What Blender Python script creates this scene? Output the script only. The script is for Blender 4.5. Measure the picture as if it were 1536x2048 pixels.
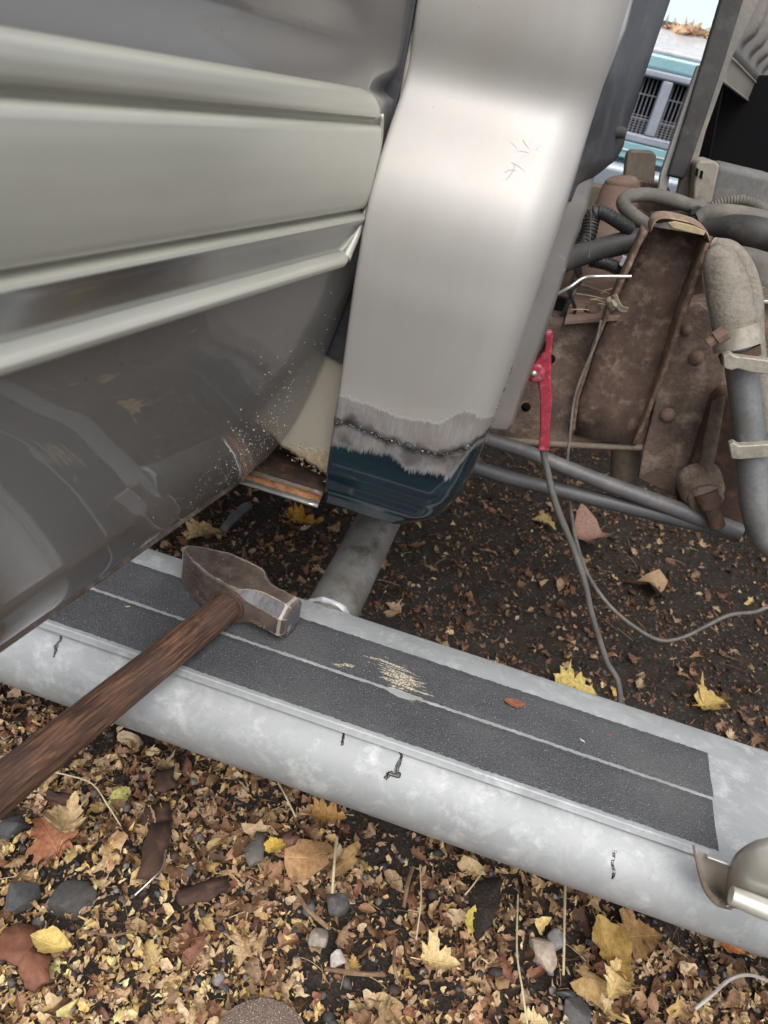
import bpy, bmesh, math, random
import numpy as np
from mathutils import Vector, Matrix, noise as mnoise
for o in list(bpy.data.objects): bpy.data.objects.remove(o)
scene = bpy.context.scene
COL = scene.collection
random.seed(7); rng = np.random.default_rng(7)

# ------------------------------------------------------------ camera
FPX = 1420.0; CX, CY = 768.0, 1024.0
PITCH = math.radians(31.2); ROLL = math.atan(.24); YAW = math.radians(7.2)
Rw = Vector((math.cos(YAW), math.sin(YAW), 0)); Fh = Vector((-math.sin(YAW), math.cos(YAW), 0))
FW = Fh*math.cos(PITCH) - Vector((0, 0, 1))*math.sin(PITCH)
Uw = Rw.cross(FW)
RT = Rw*math.cos(ROLL) + Uw*math.sin(ROLL)
UP = Uw*math.cos(ROLL) - Rw*math.sin(ROLL)
CAM = Vector((0, 0, .92))
cd = bpy.data.cameras.new('camera'); cam = bpy.data.objects.new('camera', cd); COL.objects.link(cam)
cam.matrix_world = Matrix(((RT.x, UP.x, -FW.x, CAM.x), (RT.y, UP.y, -FW.y, CAM.y), (RT.z, UP.z, -FW.z, CAM.z), (0, 0, 0, 1)))
cd.sensor_fit = 'VERTICAL'; cd.sensor_height = 36; cd.lens = 36*FPX/2048
cd.clip_start = .01; cd.clip_end = 500
scene.camera = cam
cd.dof.use_dof = True; cd.dof.focus_distance = 0.86; cd.dof.aperture_fstop = 8.0

# ------------------------------------------------------------ world, sun, exposure
w = bpy.data.worlds.new('World'); scene.world = w; w.use_nodes = True
wn = w.node_tree; bg = wn.nodes['Background']
sky = wn.nodes.new('ShaderNodeTexSky'); sky.sky_type = 'NISHITA'; sky.sun_disc = False
SUN_EL, SUN_AZ = math.radians(58), math.radians(172)    # azimuth from +Y clockwise
sky.sun_elevation = SUN_EL; sky.sun_rotation = SUN_AZ; sky.air_density = 1.0; sky.dust_density = 5.0; sky.ozone_density = 1.0
hsv = wn.nodes.new('ShaderNodeHueSaturation'); hsv.inputs['Saturation'].default_value = .34
wn.links.new(sky.outputs[0], hsv.inputs['Color']); wn.links.new(hsv.outputs[0], bg.inputs['Color'])
bg.inputs['Strength'].default_value = .135
sd = bpy.data.lights.new('sun', 'SUN'); so = bpy.data.objects.new('sun', sd); COL.objects.link(so)
sd.energy = 0.65; sd.angle = math.radians(60); sd.color = (1, .98, .95)
sdir = Vector((math.sin(SUN_AZ)*math.cos(SUN_EL), math.cos(SUN_AZ)*math.cos(SUN_EL), math.sin(SUN_EL)))
so.rotation_euler = sdir.to_track_quat('Z', 'Y').to_euler()
scene.view_settings.view_transform = 'Standard'; scene.view_settings.look = 'None'
scene.view_settings.exposure = 0.80; scene.view_settings.gamma = 1
scene.render.engine = 'CYCLES'

# ------------------------------------------------------------ measuring helper: pixel of the photo -> point on a real plane
def ray(px, py): return FW + RT*((px-CX)/FPX) - UP*((py-CY)/FPX)
def P(px, py, x=None, y=None, z=None, d=None):
    v = ray(px, py)
    if x is not None: t = (x-CAM.x)/v.x
    elif y is not None: t = (y-CAM.y)/v.y
    elif z is not None: t = (z-CAM.z)/v.z
    else: t = d
    return CAM + v*t
def depth(p): return (Vector(p)-CAM).dot(FW)
def lerp(a, b, t): return a+(b-a)*t
def interp(x, pts):
    if x <= pts[0][0]: return pts[0][1]
    for (a, fa), (b, fb) in zip(pts, pts[1:]):
        if x <= b: return fa+(fb-fa)*(x-a)/(b-a)
    return pts[-1][1]
def smooth_interp(x, pts):
    h = .005
    return sum(w_*interp(x+k*h, pts) for k, w_ in ((-3, 1), (-2, 2), (-1, 3), (0, 4), (1, 3), (2, 2), (3, 1)))/16

# ------------------------------------------------------------ materials
class M:
    def __init__(s, name, coords='Object'):
        s.m = bpy.data.materials.new(name); s.m.use_nodes = True; s.nt = s.m.node_tree
        s.b = s.nt.nodes['Principled BSDF']; s.tc = s.nt.nodes.new('ShaderNodeTexCoord'); s.co = s.tc.outputs[coords]
    def n(s, t): return s.nt.nodes.new(t)
    def lk(s, a, b):
        if isinstance(a, (int, float)): b.default_value = (a, a, a, 1) if hasattr(b.default_value, '__len__') else a
        elif isinstance(a, (tuple, list)): b.default_value = tuple(a)+((1,) if len(a) == 3 and len(b.default_value) == 4 else ())
        else: s.nt.links.new(a, b)
    def map(s, scale=(1, 1, 1), rot=(0, 0, 0), vec=None):
        n = s.n('ShaderNodeMapping'); s.lk(vec or s.co, n.inputs[0]); n.inputs['Scale'].default_value = scale; n.inputs['Rotation'].default_value = rot; return n.outputs[0]
    def noise(s, scale, detail=4, rough=.55, vec=None, dist=0):
        n = s.n('ShaderNodeTexNoise'); s.lk(vec or s.co, n.inputs['Vector']); n.inputs['Scale'].default_value = scale
        n.inputs['Detail'].default_value = detail; n.inputs['Roughness'].default_value = rough; n.inputs['Distortion'].default_value = dist; return n.outputs['Fac']
    def vor(s, scale, vec=None, feature='F1', out='Distance'):
        n = s.n('ShaderNodeTexVoronoi'); n.feature = feature; s.lk(vec or s.co, n.inputs['Vector']); n.inputs['Scale'].default_value = scale; return n.outputs[out]
    def ramp(s, fac, stops, interp='LINEAR'):
        n = s.n('ShaderNodeValToRGB'); n.color_ramp.interpolation = interp; e = n.color_ramp.elements
        while len(e) < len(stops): e.new(.5)
        for el, (p, c) in zip(e, stops):
            el.position = p; el.color = (c, c, c, 1) if isinstance(c, (int, float)) else tuple(c)+(1,)
        s.lk(fac, n.inputs[0]); return n.outputs[0]
    def mix(s, fac, a, b, mode='MIX'):
        n = s.n('ShaderNodeMix'); n.data_type = 'RGBA'; n.blend_type = mode; s.lk(fac, n.inputs[0]); s.lk(a, n.inputs[6]); s.lk(b, n.inputs[7]); return n.outputs[2]
    def math(s, op, a, b=0.0, c=None, clamp=False):
        n = s.n('ShaderNodeMath'); n.operation = op; n.use_clamp = clamp; s.lk(a, n.inputs[0]); s.lk(b, n.inputs[1])
        if c is not None: s.lk(c, n.inputs[2])
        return n.outputs[0]
    def attr(s, name, out='Fac'):
        n = s.n('ShaderNodeAttribute'); n.attribute_name = name; return n.outputs[out]
    def sep(s, vec=None):
        n = s.n('ShaderNodeSeparateXYZ'); s.lk(vec or s.co, n.inputs[0]); return n.outputs
    def bump(s, h, strength=.3, dist=.001, prev=None):
        n = s.n('ShaderNodeBump'); s.lk(h, n.inputs['Height']); n.inputs['Strength'].default_value = strength; n.inputs['Distance'].default_value = dist
        if prev is not None: s.lk(prev, n.inputs['Normal'])
        s.lk(n.outputs[0], s.b.inputs['Normal']); return n.outputs[0]
    def set(s, **k):
        nm = dict(color='Base Color', rough='Roughness', metal='Metallic', coat='Coat Weight', coatr='Coat Roughness', spec='Specular IOR Level', trans='Transmission Weight', sheen='Sheen Weight')
        for a, v in k.items(): s.lk(v, s.b.inputs[nm[a]])
        return s

def grimy(name, c1, c2, c3=None, scale=14, rough=.7, metal=0, bump=.3, bd=.001, fine=180, speck=None, lo=.35, hi=.65, **kw):
    m = M(name)
    f = m.noise(scale, 6, .6)
    col = m.mix(m.ramp(f, [(lo, 0), (hi, 1)]), c1, c2)
    if c3: col = m.mix(m.ramp(m.noise(scale*2.3, 6, .65, m.map((1, 1, 1), (1, 2, 3))), [(.5, 0), (.68, 1)]), col, c3)
    g = m.noise(fine, 3, .6)
    col = m.mix(m.ramp(g, [(.3, .35), (.7, 0)]), col, tuple(x*.45 for x in c1))
    if speck: col = m.mix(m.ramp(m.noise(fine*2.5, 2), [(.66, 0), (.72, 1)]), col, speck)
    m.set(color=col, rough=m.math('ADD', m.math('MULTIPLY', f, .3), rough-.15), metal=metal, **kw)
    m.bump(m.math('ADD', m.math('MULTIPLY', g, .5), f), bump, bd)
    return m.m

# ---- paints
def paint(name, base, flake=.35, rough=.3, metal=.75, dirt=(.30, .27, .22), coat=1.0, dirtamt=.25, cr=.02):
    m = M(name)
    f = m.noise(5, 6, .6); g = m.noise(900, 1)
    col = m.mix(m.ramp(f, [(.4, 0), (.75, dirtamt)]), base, dirt)
    col = m.mix(m.ramp(m.noise(260, 2, .5), [(.74, 0), (.77, 1)]), col, tuple(x*.35 for x in base))
    m.set(color=col, metal=metal, rough=m.math('ADD', m.math('MULTIPLY', m.noise(22, 5), .12), rough-.06), coat=coat, coatr=m.math('ADD', m.math('MULTIPLY', f, .10 if cr else .045), cr))
    m.bump(m.noise(6, 2), .05, .003)
    return m.m
silver = paint('silver_paint', (.47, .46, .46), rough=.40, metal=.7)
door_silver = paint('door_silver_paint', (.215, .208, .20), rough=.42, metal=.5, coat=.85, dirtamt=.15, cr=0)
old_beige = grimy('old_beige_paint', (.44, .40, .32), (.50, .47, .39), (.33, .28, .2), scale=9, rough=.42, bump=.1, fine=120)
dark_panel = grimy('dark_sealer', (.045, .047, .055), (.06, .062, .075), (.10, .10, .10), scale=12, rough=.45, bump=.15)
# ---- cab corner: paint, ground steel, weld soot, teal-black primer, masks carried as surface attributes
def corner_mat():
    m = M('repaired_corner_paint')
    zt, zw, zb = m.attr('ztop'), m.attr('zweld'), m.attr('zbot')
    xx = m.sep()
    comb = m.noise(1, 2, .6, m.map((620, 620, 30), (0, .12, 0)))
    comb2 = m.noise(1, 3, .6, m.map((120, 120, 30)))
    t1 = m.math('ADD', zt, m.math('MULTIPLY', m.math('SUBTRACT', comb, .5), .011))
    b1 = m.math('ADD', zb, m.math('MULTIPLY', m.math('SUBTRACT', m.mix(.4, comb, comb2), .5), .024))
    above = m.math('MULTIPLY_ADD', t1, 420, .5, clamp=True); below = m.math('MULTIPLY_ADD', b1, -115, .5, clamp=True)
    f = m.noise(5, 6, .6)
    sil = m.mix(m.ramp(f, [(.4, 0), (.75, .35)]), (.40, .388, .368), (.37, .34, .29))
    sil = m.mix(m.ramp(m.noise(200, 2, .5), [(.76, 0), (.79, .8)]), sil, (.12, .11, .10))
    wm = m.noise(1, 6, .7, m.map((14, 14, 3), (0, .1, 0))); sil = m.mix(m.ramp(wm, [(.42, 0), (.52, .12), (.7, .3)]), sil, (.50, .49, .47))
    dst = m.noise(700, 2); sil = m.mix(m.ramp(dst, [(.68, 0), (.74, .35)]), sil, (.62, .60, .56))
    # ground steel with vertical sanding strokes, brownish filler tint, dark heat around the weld
    strokes = m.noise(1, 4, .7, m.map((420, 420, 18)))
    steel = m.mix(strokes, (.22, .205, .195), (.56, .55, .54))
    steel = m.mix(m.ramp(m.noise(26, 4), [(.45, 0), (.7, .55)]), steel, (.29, .225, .19))
    soot = m.math('ABSOLUTE', m.math('ADD', zw, m.math('MULTIPLY', m.math('SUBTRACT', m.noise(38, 4), .5), .035)))
    steel = m.mix(m.ramp(m.math('MULTIPLY', soot, 40), [(.05, .92), (.42, 0)]), steel, (.022, .018, .017))
    steel = m.mix(m.math('MULTIPLY', m.ramp(m.math('MULTIPLY', soot, 40), [(.25, 1), (.75, 0)]), m.ramp(m.noise(34, 4), [(.45, 0), (.62, .45)])), steel, (.10, .115, .15))
    low = m.math('LESS_THAN', zw, -.004)
    steel = m.mix(m.math('MULTIPLY', low, m.ramp(m.noise(30, 5), [(.4, .6), (.60, .05)])), steel, (.05, .048, .05))
    edge = m.ramp(m.math('ABSOLUTE', m.math('MULTIPLY', t1, 100)), [(.05, 1), (.35, 0)])
    steel = m.mix(m.math('MULTIPLY', edge, .6), steel, (.62, .61, .60))
    teal = m.mix(m.ramp(m.noise(14, 4, .6, m.map((.5, 1, 3))), [(.35, 0), (.7, 1)]), (.003, .008, .018), (.005, .028, .034))
    teal = m.mix(m.ramp(m.noise(1, 4, .7, m.map((16, 16, 50), (0, .3, 0))), [(.62, 0), (.85, .22)]), teal, (.07, .09, .10))
    edge2 = m.ramp(m.math('ABSOLUTE', m.math('MULTIPLY', b1, 100)), [(.05, 1), (.6, 0)])
    steel = m.mix(m.math('MULTIPLY', edge2, m.math('MULTIPLY', strokes, .9)), steel, (.62, .64, .64))
    col = m.mix(above, steel, sil); col = m.mix(below, col, teal)
    # rubbed streak at the rounded edge
    m.set(color=col)
    notb = m.math('SUBTRACT', 1.0, below)
    bare = m.math('MULTIPLY', m.math('SUBTRACT', 1.0, above), notb)
    m.set(metal=m.mix(bare, m.mix(below, .24, .0), .5), rough=m.mix(bare, m.mix(below, .5, .2), m.math('ADD', .3, m.math('MULTIPLY', strokes, .35))))
    m.set(coat=m.math('MULTIPLY', m.math('SUBTRACT', 1.0, bare), m.mix(below, .14, 1.0)), coatr=m.mix(below, .25, .04))
    hb = m.math('MULTIPLY', bare, m.math('ADD', strokes, m.noise(60, 4)))
    m.bump(m.math('ADD', hb, m.math('MULTIPLY', m.noise(6, 2), .5)), .35, .0008)
    return m.m
corner_m = corner_mat()
# ---- cladding
def clad():
    m = M('champagne_cladding'); f = m.noise(7, 5, .6, m.map((1, .4, 1)))
    col = m.mix(m.ramp(f, [(.35, 0), (.7, 1)]), (.46, .462, .40), (.55, .548, .475))
    s = m.noise(1, 4, .7, m.map((300, 6, 60), (.3, 0, 0)))
    col = m.mix(m.ramp(s, [(.70, 0), (.8, .35)]), col, (.22, .22, .2))
    m.set(color=col, metal=.45, rough=m.math('ADD', .30, m.math('MULTIPLY', f, .18)), coat=.35, coatr=.12)
    m.bump(m.noise(500, 2), .06, .0005); return m.m
clad_m = clad()
def clad_low():
    m = M('shiny_cladding_band'); f = m.noise(10, 6, .65, m.map((1, .3, 2)))
    col = m.mix(m.ramp(f, [(.35, 0), (.72, 1)]), (.38, .40, .41), (.62, .62, .60))
    m.set(color=col, metal=.9, rough=m.math('ADD', .10, m.math('MULTIPLY', f, .18)), coat=.5, coatr=.08)
    m.bump(f, .1, .002); return m.m
clad_low_m = clad_low()
seam_m = grimy('seam_shadow', (.12, .115, .10), (.17, .16, .14), rough=.6)
# ---- galvanised steel
def galv():
    m = M('galvanised_steel')
    sp = m.vor(75, m.map((1, 1, 1)), out='Color'); sp = m.mix(.5, sp, m.vor(140, out='Color'))
    bw = m.n('ShaderNodeRGBToBW'); m.lk(sp, bw.inputs[0]); spg = bw.outputs[0]
    f = m.noise(9, 6, .65, m.map((.7, 1, 1)))
    col = m.mix(m.ramp(f, [(.3, 0), (.7, 1)]), (.28, .29, .29), (.385, .395, .395))
    col = m.mix(m.math('MULTIPLY', spg, .22), col, (.27, .30, .33))
    col = m.mix(m.ramp(m.noise(26, 6, .7), [(.54, 0), (.70, .75)]), col, (.60, .61, .61))
    col = m.mix(m.ramp(m.noise(42, 6, .7, m.map((1, 1, 1), (2, 0, 1))), [(.60, 0), (.72, .6)]), col, (.27, .255, .225))
    col = m.mix(m.ramp(m.noise(170, 3, .6), [(.72, 0), (.76, .8)]), col, (.10, .09, .08))
    h8 = m.noise(38, 9, .75, m.map((1, 1.4, 1), (4, 1, 0)), dist=.6)
    col = m.mix(m.ramp(h8, [(.50, 0), (.60, .28), (.74, .4)]), col, (.52, .535, .535)); col = m.mix(m.ramp(m.noise(55, 8, .78, m.map((1, 2, 1), (1, 4, 0))), [(.57, 0), (.70, .35)]), col, (.25, .255, .25))
    m.set(color=col, metal=.25, rough=m.math('ADD', .50, m.math('MULTIPLY', f, .22)))
    m.bump(m.math('ADD', m.noise(70, 5), m.math('MULTIPLY', spg, .3)), .22, .001)
    return m.m
galv_m = galv()
arm_m = grimy('dirty_galvanised_arm', (.20, .195, .18), (.30, .30, .29), (.12, .10, .08), scale=14, rough=.5, metal=.3, bump=.25, bd=.001)
def grip():
    m = M('grip_tape')
    g = m.noise(620, 2, .6); v = m.vor(700)
    col = m.mix(m.ramp(g, [(.35, 0), (.65, 1)]), (.026, .027, .030), (.090, .092, .100))
    col = m.mix(m.ramp(m.noise(1000, 1), [(.70, 0), (.76, 1)]), col, (.55, .56, .58))
    col = m.mix(m.ramp(m.noise(8, 5, .6), [(.45, 0), (.8, .45)]), col, (.14, .14, .135))
    # rubbed pale streaks left of the middle
    c = P(775, 1352, z=.361); X = m.n('ShaderNodeNewGeometry').outputs['Position']; s = m.sep(X)
    def blob(cx, cy, rx, ry, ang):
        dx = m.math('SUBTRACT', s[0], cx); dy = m.math('SUBTRACT', s[1], cy)
        ca, sa = math.cos(ang), math.sin(ang)
        u = m.math('ADD', m.math('MULTIPLY', dx, ca/rx), m.math('MULTIPLY', dy, sa/rx)); v_ = m.math('ADD', m.math('MULTIPLY', dx, -sa/ry), m.math('MULTIPLY', dy, ca/ry))
        return m.math('SUBTRACT', 1.0, m.math('SQRT', m.math('ADD', m.math('MULTIPLY', u, u), m.math('MULTIPLY', v_, v_))))
    st = m.noise(1, 3, .7, m.map((30, 260, 30), (0, 0, -.5), X))
    a = P(800, 1355, z=.361); b = P(690, 1330, z=.361); e = P(800, 1387, z=.361)
    k = m.math('MAXIMUM', blob(a.x, a.y, .046, .022, -.55), blob(b.x, b.y, .016, .005, .35))
    k = m.math('ADD', k, m.math('MULTIPLY', m.math('SUBTRACT', st, .535), 3.0))
    k2 = m.math('ADD', blob(e.x, e.y, .022, .007, -.1), m.math('MULTIPLY', m.math('SUBTRACT', m.noise(60), .5), .8))
    mk = m.math('MULTIPLY', m.ramp(k, [(.3, 0), (.45, 1)]), m.ramp(m.noise(420, 2), [(.42, .15), (.56, .95)]))
    col = m.mix(mk, col, (.56, .49, .35)); col = m.mix(m.ramp(k2, [(.2, 0), (.3, .8)]), col, (.45, .45, .41))
    m.set(color=col, rough=.75); m.bump(g, .9, .0012); return m.m
grip_m = grip()
# ---- rust family
rust = grimy('brown_rust', (.080, .055, .042), (.200, .140, .108), (.30, .225, .175), scale=17, rough=.85, bump=.8, bd=.003, fine=190, speck=(.34, .27, .2))
rust_dark = grimy('dark_rust', (.045, .025, .018), (.085, .045, .03), (.15, .075, .045), scale=16, rough=.85, bump=.5, bd=.002, fine=200)
rust_orange = grimy('orange_rust', (.22, .085, .028), (.40, .20, .09), (.07, .035, .02), scale=30, rough=.75, bump=.5, bd=.001)
rust_red = grimy('dusty_red_primer', (.150, .088, .066), (.215, .145, .11), (.25, .19, .14), scale=9, rough=.8, bump=.3)
dusty_rubber = grimy('dusty_rubber', (.105, .098, .085), (.15, .14, .12), (.19, .175, .145), scale=13, rough=.8, bump=.12)
dark_rubber = grimy('dark_rubber', (.030, .030, .031), (.060, .058, .056), (.10, .094, .085), scale=9, rough=.62, bump=.12)
tan_rubber = grimy('dust_caked_rubber', (.19, .17, .135), (.27, .245, .20), (.13, .115, .09), scale=20, rough=.85, bump=.9, bd=.003, fine=240, speck=(.07, .065, .055))
tan_metal = grimy('tan_dusty_metal', (.22, .18, .135), (.30, .25, .19), (.15, .12, .09), scale=14, rough=.7, bump=.3)
grey_pipe = grimy('grey_steel_pipe', (.17, .175, .18), (.25, .255, .255), (.19, .18, .165), scale=10, rough=.45, metal=.5, bump=.1)
bright_steel = grimy('bright_steel', (.50, .49, .46), (.62, .61, .57), scale=30, rough=.35, metal=.8, bump=.1)
strap_m = grimy('tan_plated_strap', (.30, .275, .22), (.40, .37, .31), (.22, .2, .16), scale=30, rough=.5, metal=.3, bump=.15)
black_plastic = grimy('black_plastic', (.02, .02, .021), (.035, .035, .036), (.07, .066, .06), scale=10, rough=.5, bump=.1)
grey_dusty = grimy('dusty_grey_plastic', (.10, .10, .10), (.15, .148, .14), (.24, .225, .19), scale=8, rough=.7, bump=.15)
van_white = grimy('faded_white_paint', (.50, .49, .50), (.62, .60, .60), (.38, .35, .33), scale=9, rough=.5, bump=.1, coat=.3)
van_teal = grimy('teal_paint', (.27, .50, .57), (.33, .57, .63), scale=4, rough=.3, bump=.02, coat=.8)
grille_m = grimy('grey_grille_plastic', (.30, .33, .40), (.38, .41, .48), scale=12, rough=.5, bump=.1)
void_m = M('void_black').set(color=(.009, .009, .010), rough=1.0, spec=.05).m  # near-black colour standing in for unlit depth
glass_m = M('windscreen_glass').set(color=(.45, .62, .64), rough=.08, metal=.0, coat=1.0).m
cable_m = grimy('grey_cable', (.09, .085, .08), (.15, .14, .13), scale=22, rough=.55, bump=.15)
wire_m = grimy('thin_grey_wire', (.11, .10, .09), (.22, .20, .18), scale=40, rough=.5, bump=.1)
weld_m = grimy('weld_metal', (.05, .045, .042), (.30, .29, .28), (.55, .54, .52), scale=260, rough=.35, metal=.8, bump=.4, fine=700)
burn_m = M('burn_mark').set(color=(.018, .012, .012), rough=.25, metal=.3, coat=.6).m
def red_mat():
    m = M('red_dipped_rubber'); f = m.noise(60, 6, .7)
    col = m.mix(m.ramp(f, [(.42, 0), (.62, .85)]), (.38, .025, .05), (.12, .02, .026)); col = m.mix(m.ramp(m.noise(110, 5), [(.52, 0), (.68, .7)]), col, (.46, .15, .17))
    m.set(color=col, rough=.5); m.bump(f, .3, .001); return m.m
red_m = red_mat()
# ---- hammer
def steel_head():
    m = M('worn_hammer_steel'); f = m.noise(26, 6, .65); g = m.noise(160, 4, .6)
    col = m.mix(m.ramp(f, [(.35, 0), (.65, 1)]), (.075, .053, .043), (.19, .140, .115)); col = m.mix(m.ramp(m.noise(48, 5, .7), [(.55, 0), (.7, .8)]), col, (.15, .155, .16))
    col = m.mix(m.math('MULTIPLY', m.attr('facet'), m.ramp(m.noise(40, 4), [(.3, .5), (.6, .95)])), col, m.mix(m.noise(150, 5, .7), (.07, .075, .085), (.21, .21, .22)))
    e = m.math('ADD', m.attr('edge'), m.math('MULTIPLY', m.math('SUBTRACT', m.noise(90, 5, .7), .5), 1.3))
    col = m.mix(m.ramp(e, [(.60, 0), (.95, .85)]), col, (.44, .39, .35))
    sc = m.noise(1, 3, .7, m.map((40, 420, 60), (0, 0, .6))); col = m.mix(m.ramp(sc, [(.64, 0), (.72, .5)]), col, (.42, .34, .29))
    col = m.mix(m.ramp(m.noise(300, 2), [(.68, 0), (.74, .7)]), col, (.45, .38, .32))
    m.set(color=col, metal=.35, rough=m.math('ADD', .42, m.math('MULTIPLY', g, .25))); m.bump(m.math('ADD', f, m.math('MULTIPLY', g, .8)), .7, .0022); return m.m
head_m = steel_head()
def wood():
    m = M('worn_hickory')      # object local: handle runs along local Y
    gr = m.noise(1, 6, .7, m.map((140, 11, 140)), dist=.8); fine = m.noise(1, 4, .7, m.map((520, 28, 520))); f = m.noise(11, 5, .6)
    col = m.mix(m.ramp(gr, [(.36, 0), (.62, 1)]), (.075, .034, .020), (.27, .135, .075))
    col = m.mix(m.ramp(fine, [(.38, .95), (.58, 0)]), col, (.026, .013, .009))
    col = m.mix(m.ramp(f, [(.52, 0), (.68, .85)]), col, (.075, .045, .038))
    col = m.mix(m.ramp(m.noise(1, 3, .6, m.map((90, 30, 90), (.2, .1, 0))), [(.62, 0), (.74, .55)]), col, (.36, .20, .095))
    m.set(color=col, rough=m.math('ADD', .5, m.math('MULTIPLY', fine, .25))); m.bump(m.math('ADD', fine, gr), .9, .0014); return m.m
wood_m = wood()
# ---- ground
def soil():
    m = M('dark_gravelly_soil'); a = m.noise(34, 8, .7); v = m.vor(150); c = m.noise(230, 4, .7)
    col = m.mix(m.ramp(a, [(.3, 0), (.7, 1)]), (.012, .009, .007), (.055, .040, .030))
    col = m.mix(m.ramp(c, [(.58, 0), (.70, .8)]), col, (.13, .10, .08)); col = m.mix(m.ramp(m.noise(90, 3), [(.66, 0), (.72, .6)]), col, (.20, .13, .075))
    m.set(color=col, rough=.9); m.bump(m.math('ADD', m.math('ADD', a, c), m.math('MULTIPLY', v, .6)), .9, .006); return m.m
soil_m = soil()
def leafmat(name):
    m = M(name); c = m.attr('Col', 'Color'); f = m.noise(170, 7, .7)
    col = m.mix(m.ramp(f, [(.35, .7), (.62, 0)]), c, m.mix(1.0, c, (.42, .33, .26), 'MULTIPLY'))
    L = m.sep(m.attr('Loc', 'Vector')); ay = m.math('ABSOLUTE', L[1])
    mid = m.ramp(m.math('MULTIPLY', ay, 40), [(.2, 1), (.7, 0)])
    side = m.ramp(m.math('ABSOLUTE', m.math('SINE', m.math('MULTIPLY', m.math('SUBTRACT', L[0], m.math('MULTIPLY', ay, .8)), 26))), [(.0, 1), (.16, 0)])
    vein = m.math('MAXIMUM', mid, m.math('MULTIPLY', side, .6))
    col = m.mix(m.math('MULTIPLY', vein, .45), col, m.mix(1.0, c, (1.25, 1.2, 1.1), 'MULTIPLY'))
    col = m.mix(m.ramp(m.noise(60, 6, .7), [(.60, 0), (.68, .7)]), col, m.mix(1.0, c, (.28, .2, .15), 'MULTIPLY'))
    m.set(color=col, rough=.6, spec=.35); m.bump(m.math('ADD', m.noise(220, 4), m.math('MULTIPLY', vein, -.6)), .6, .0009)
    return m.m
leaf_m = leafmat('dry_leaf'); 
def stonemat():
    m = M('stone'); c = m.attr('Col', 'Color'); f = m.noise(150, 6, .7)
    m.set(color=m.mix(m.ramp(f, [(.35, .6), (.62, 0)]), c, m.mix(1.0, c, (.35, .33, .32), 'MULTIPLY')), rough=.7); m.bump(f, .6, .0015); return m.m
stone_m = stonemat()
twig_m = grimy('dry_twig', (.16, .09, .05), (.30, .19, .11), scale=60, rough=.8, bump=.5)
straw_m = grimy('dry_straw', (.55, .45, .27), (.66, .56, .36), scale=60, rough=.7, bump=.1)
bark_m = grimy('red_brown_bark', (.17, .06, .032), (.27, .11, .06), (.10, .05, .035), scale=30, rough=.7, bump=.6, bd=.002)
def discmat():
    m = M('abrasive_disc'); g = m.noise(700, 2)
    col = m.mix(m.ramp(g, [(.42, 0), (.62, 1)]), (.085, .058, .048), (.21, .155, .125)); col = m.mix(m.ramp(m.noise(520, 1), [(.66, 0), (.70, 1)]), col, (.62, .42, .22))
    m.set(color=col, rough=.8); m.bump(g, .6, .001); return m.m
disc_m = discmat()

# ------------------------------------------------------------ object helpers
def empty(name, loc, label, cat, group=None):
    o = bpy.data.objects.new(name, None); COL.objects.link(o); o.location = loc; o.empty_display_size = .05
    o['label'] = label; o['category'] = cat
    if group: o['group'] = group
    return o
def world_loc(o):
    v = Vector((0, 0, 0))
    while o is not None: v = v+Vector(o.location); o = o.parent
    return v
def tag(o, label, cat, group=None, kind=None):
    if label: o['label'] = label
    if cat: o['category'] = cat
    if group: o['group'] = group
    if kind: o['kind'] = kind
    return o
def obj(name, verts, faces, mat, parent=None, smooth=True, origin=None, bevel=0, segs=2, subd=0, auto=None, label=None):
    base = world_loc(parent) if parent is not None else Vector((0, 0, 0))
    org = Vector(origin) if origin is not None else (base if parent is not None else sum((Vector(v) for v in verts), Vector())/len(verts))
    me = bpy.data.meshes.new(name); me.from_pydata([tuple(Vector(v)-org) for v in verts], [], faces); me.update()
    bm = bmesh.new(); bm.from_mesh(me); bmesh.ops.recalc_face_normals(bm, faces=bm.faces); bm.to_mesh(me); bm.free()
    mats = mat if isinstance(mat, list) else [mat]
    for mm in mats: me.materials.append(mm)
    o = bpy.data.objects.new(name, me); COL.objects.link(o); o.location = org-base
    if parent is not None: o.parent = parent
    for p in me.polygons: p.use_smooth = smooth
    if bevel:
        b = o.modifiers.new('bevel', 'BEVEL'); b.width = bevel; b.segments = segs; b.limit_method = 'ANGLE'; b.angle_limit = math.radians(35); b.harden_normals = True
    if subd: s = o.modifiers.new('subd', 'SUBSURF'); s.levels = subd; s.render_levels = subd
    if auto is not None:
        me.set_sharp_from_angle(angle=math.radians(auto))
    if label: o['label'] = label
    return o
class G:
    """collects several solids into one mesh"""
    def __init__(s): s.v = []; s.f = []; s.mi = []
    def add(s, v, f, mi=0):
        k = len(s.v); s.v += [Vector(x) for x in v]; s.f += [tuple(i+k for i in t) for t in f]; s.mi += [mi]*len(f); return s
    def build(s, name, mat, parent=None, **kw):
        o = obj(name, s.v, s.f, mat, parent, **kw)
        for p, i in zip(o.data.polygons, s.mi): p.material_index = i
        return o
def catmull(pts, n=8):
    P_ = [Vector(p[:3]) for p in pts]; R_ = [p[3] for p in pts]; out = []
    if len(P_) == 2: return [(P_[0].lerp(P_[1], i/n), lerp(R_[0], R_[1], i/n)) for i in range(n+1)]
    for i in range(len(P_)-1):
        a = P_[i-1] if i else P_[0]*2-P_[1]; b = P_[i]; c = P_[i+1]; d = P_[i+2] if i+2 < len(P_) else P_[-1]*2-P_[-2]
        for k in range(n):
            t = k/n
            out.append((.5*((2*b)+(c-a)*t+(2*a-5*b+4*c-d)*t*t+(3*b-a-3*c+d)*t**3), lerp(R_[i], R_[i+1], t)))
    out.append((P_[-1], R_[-1])); return out
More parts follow.
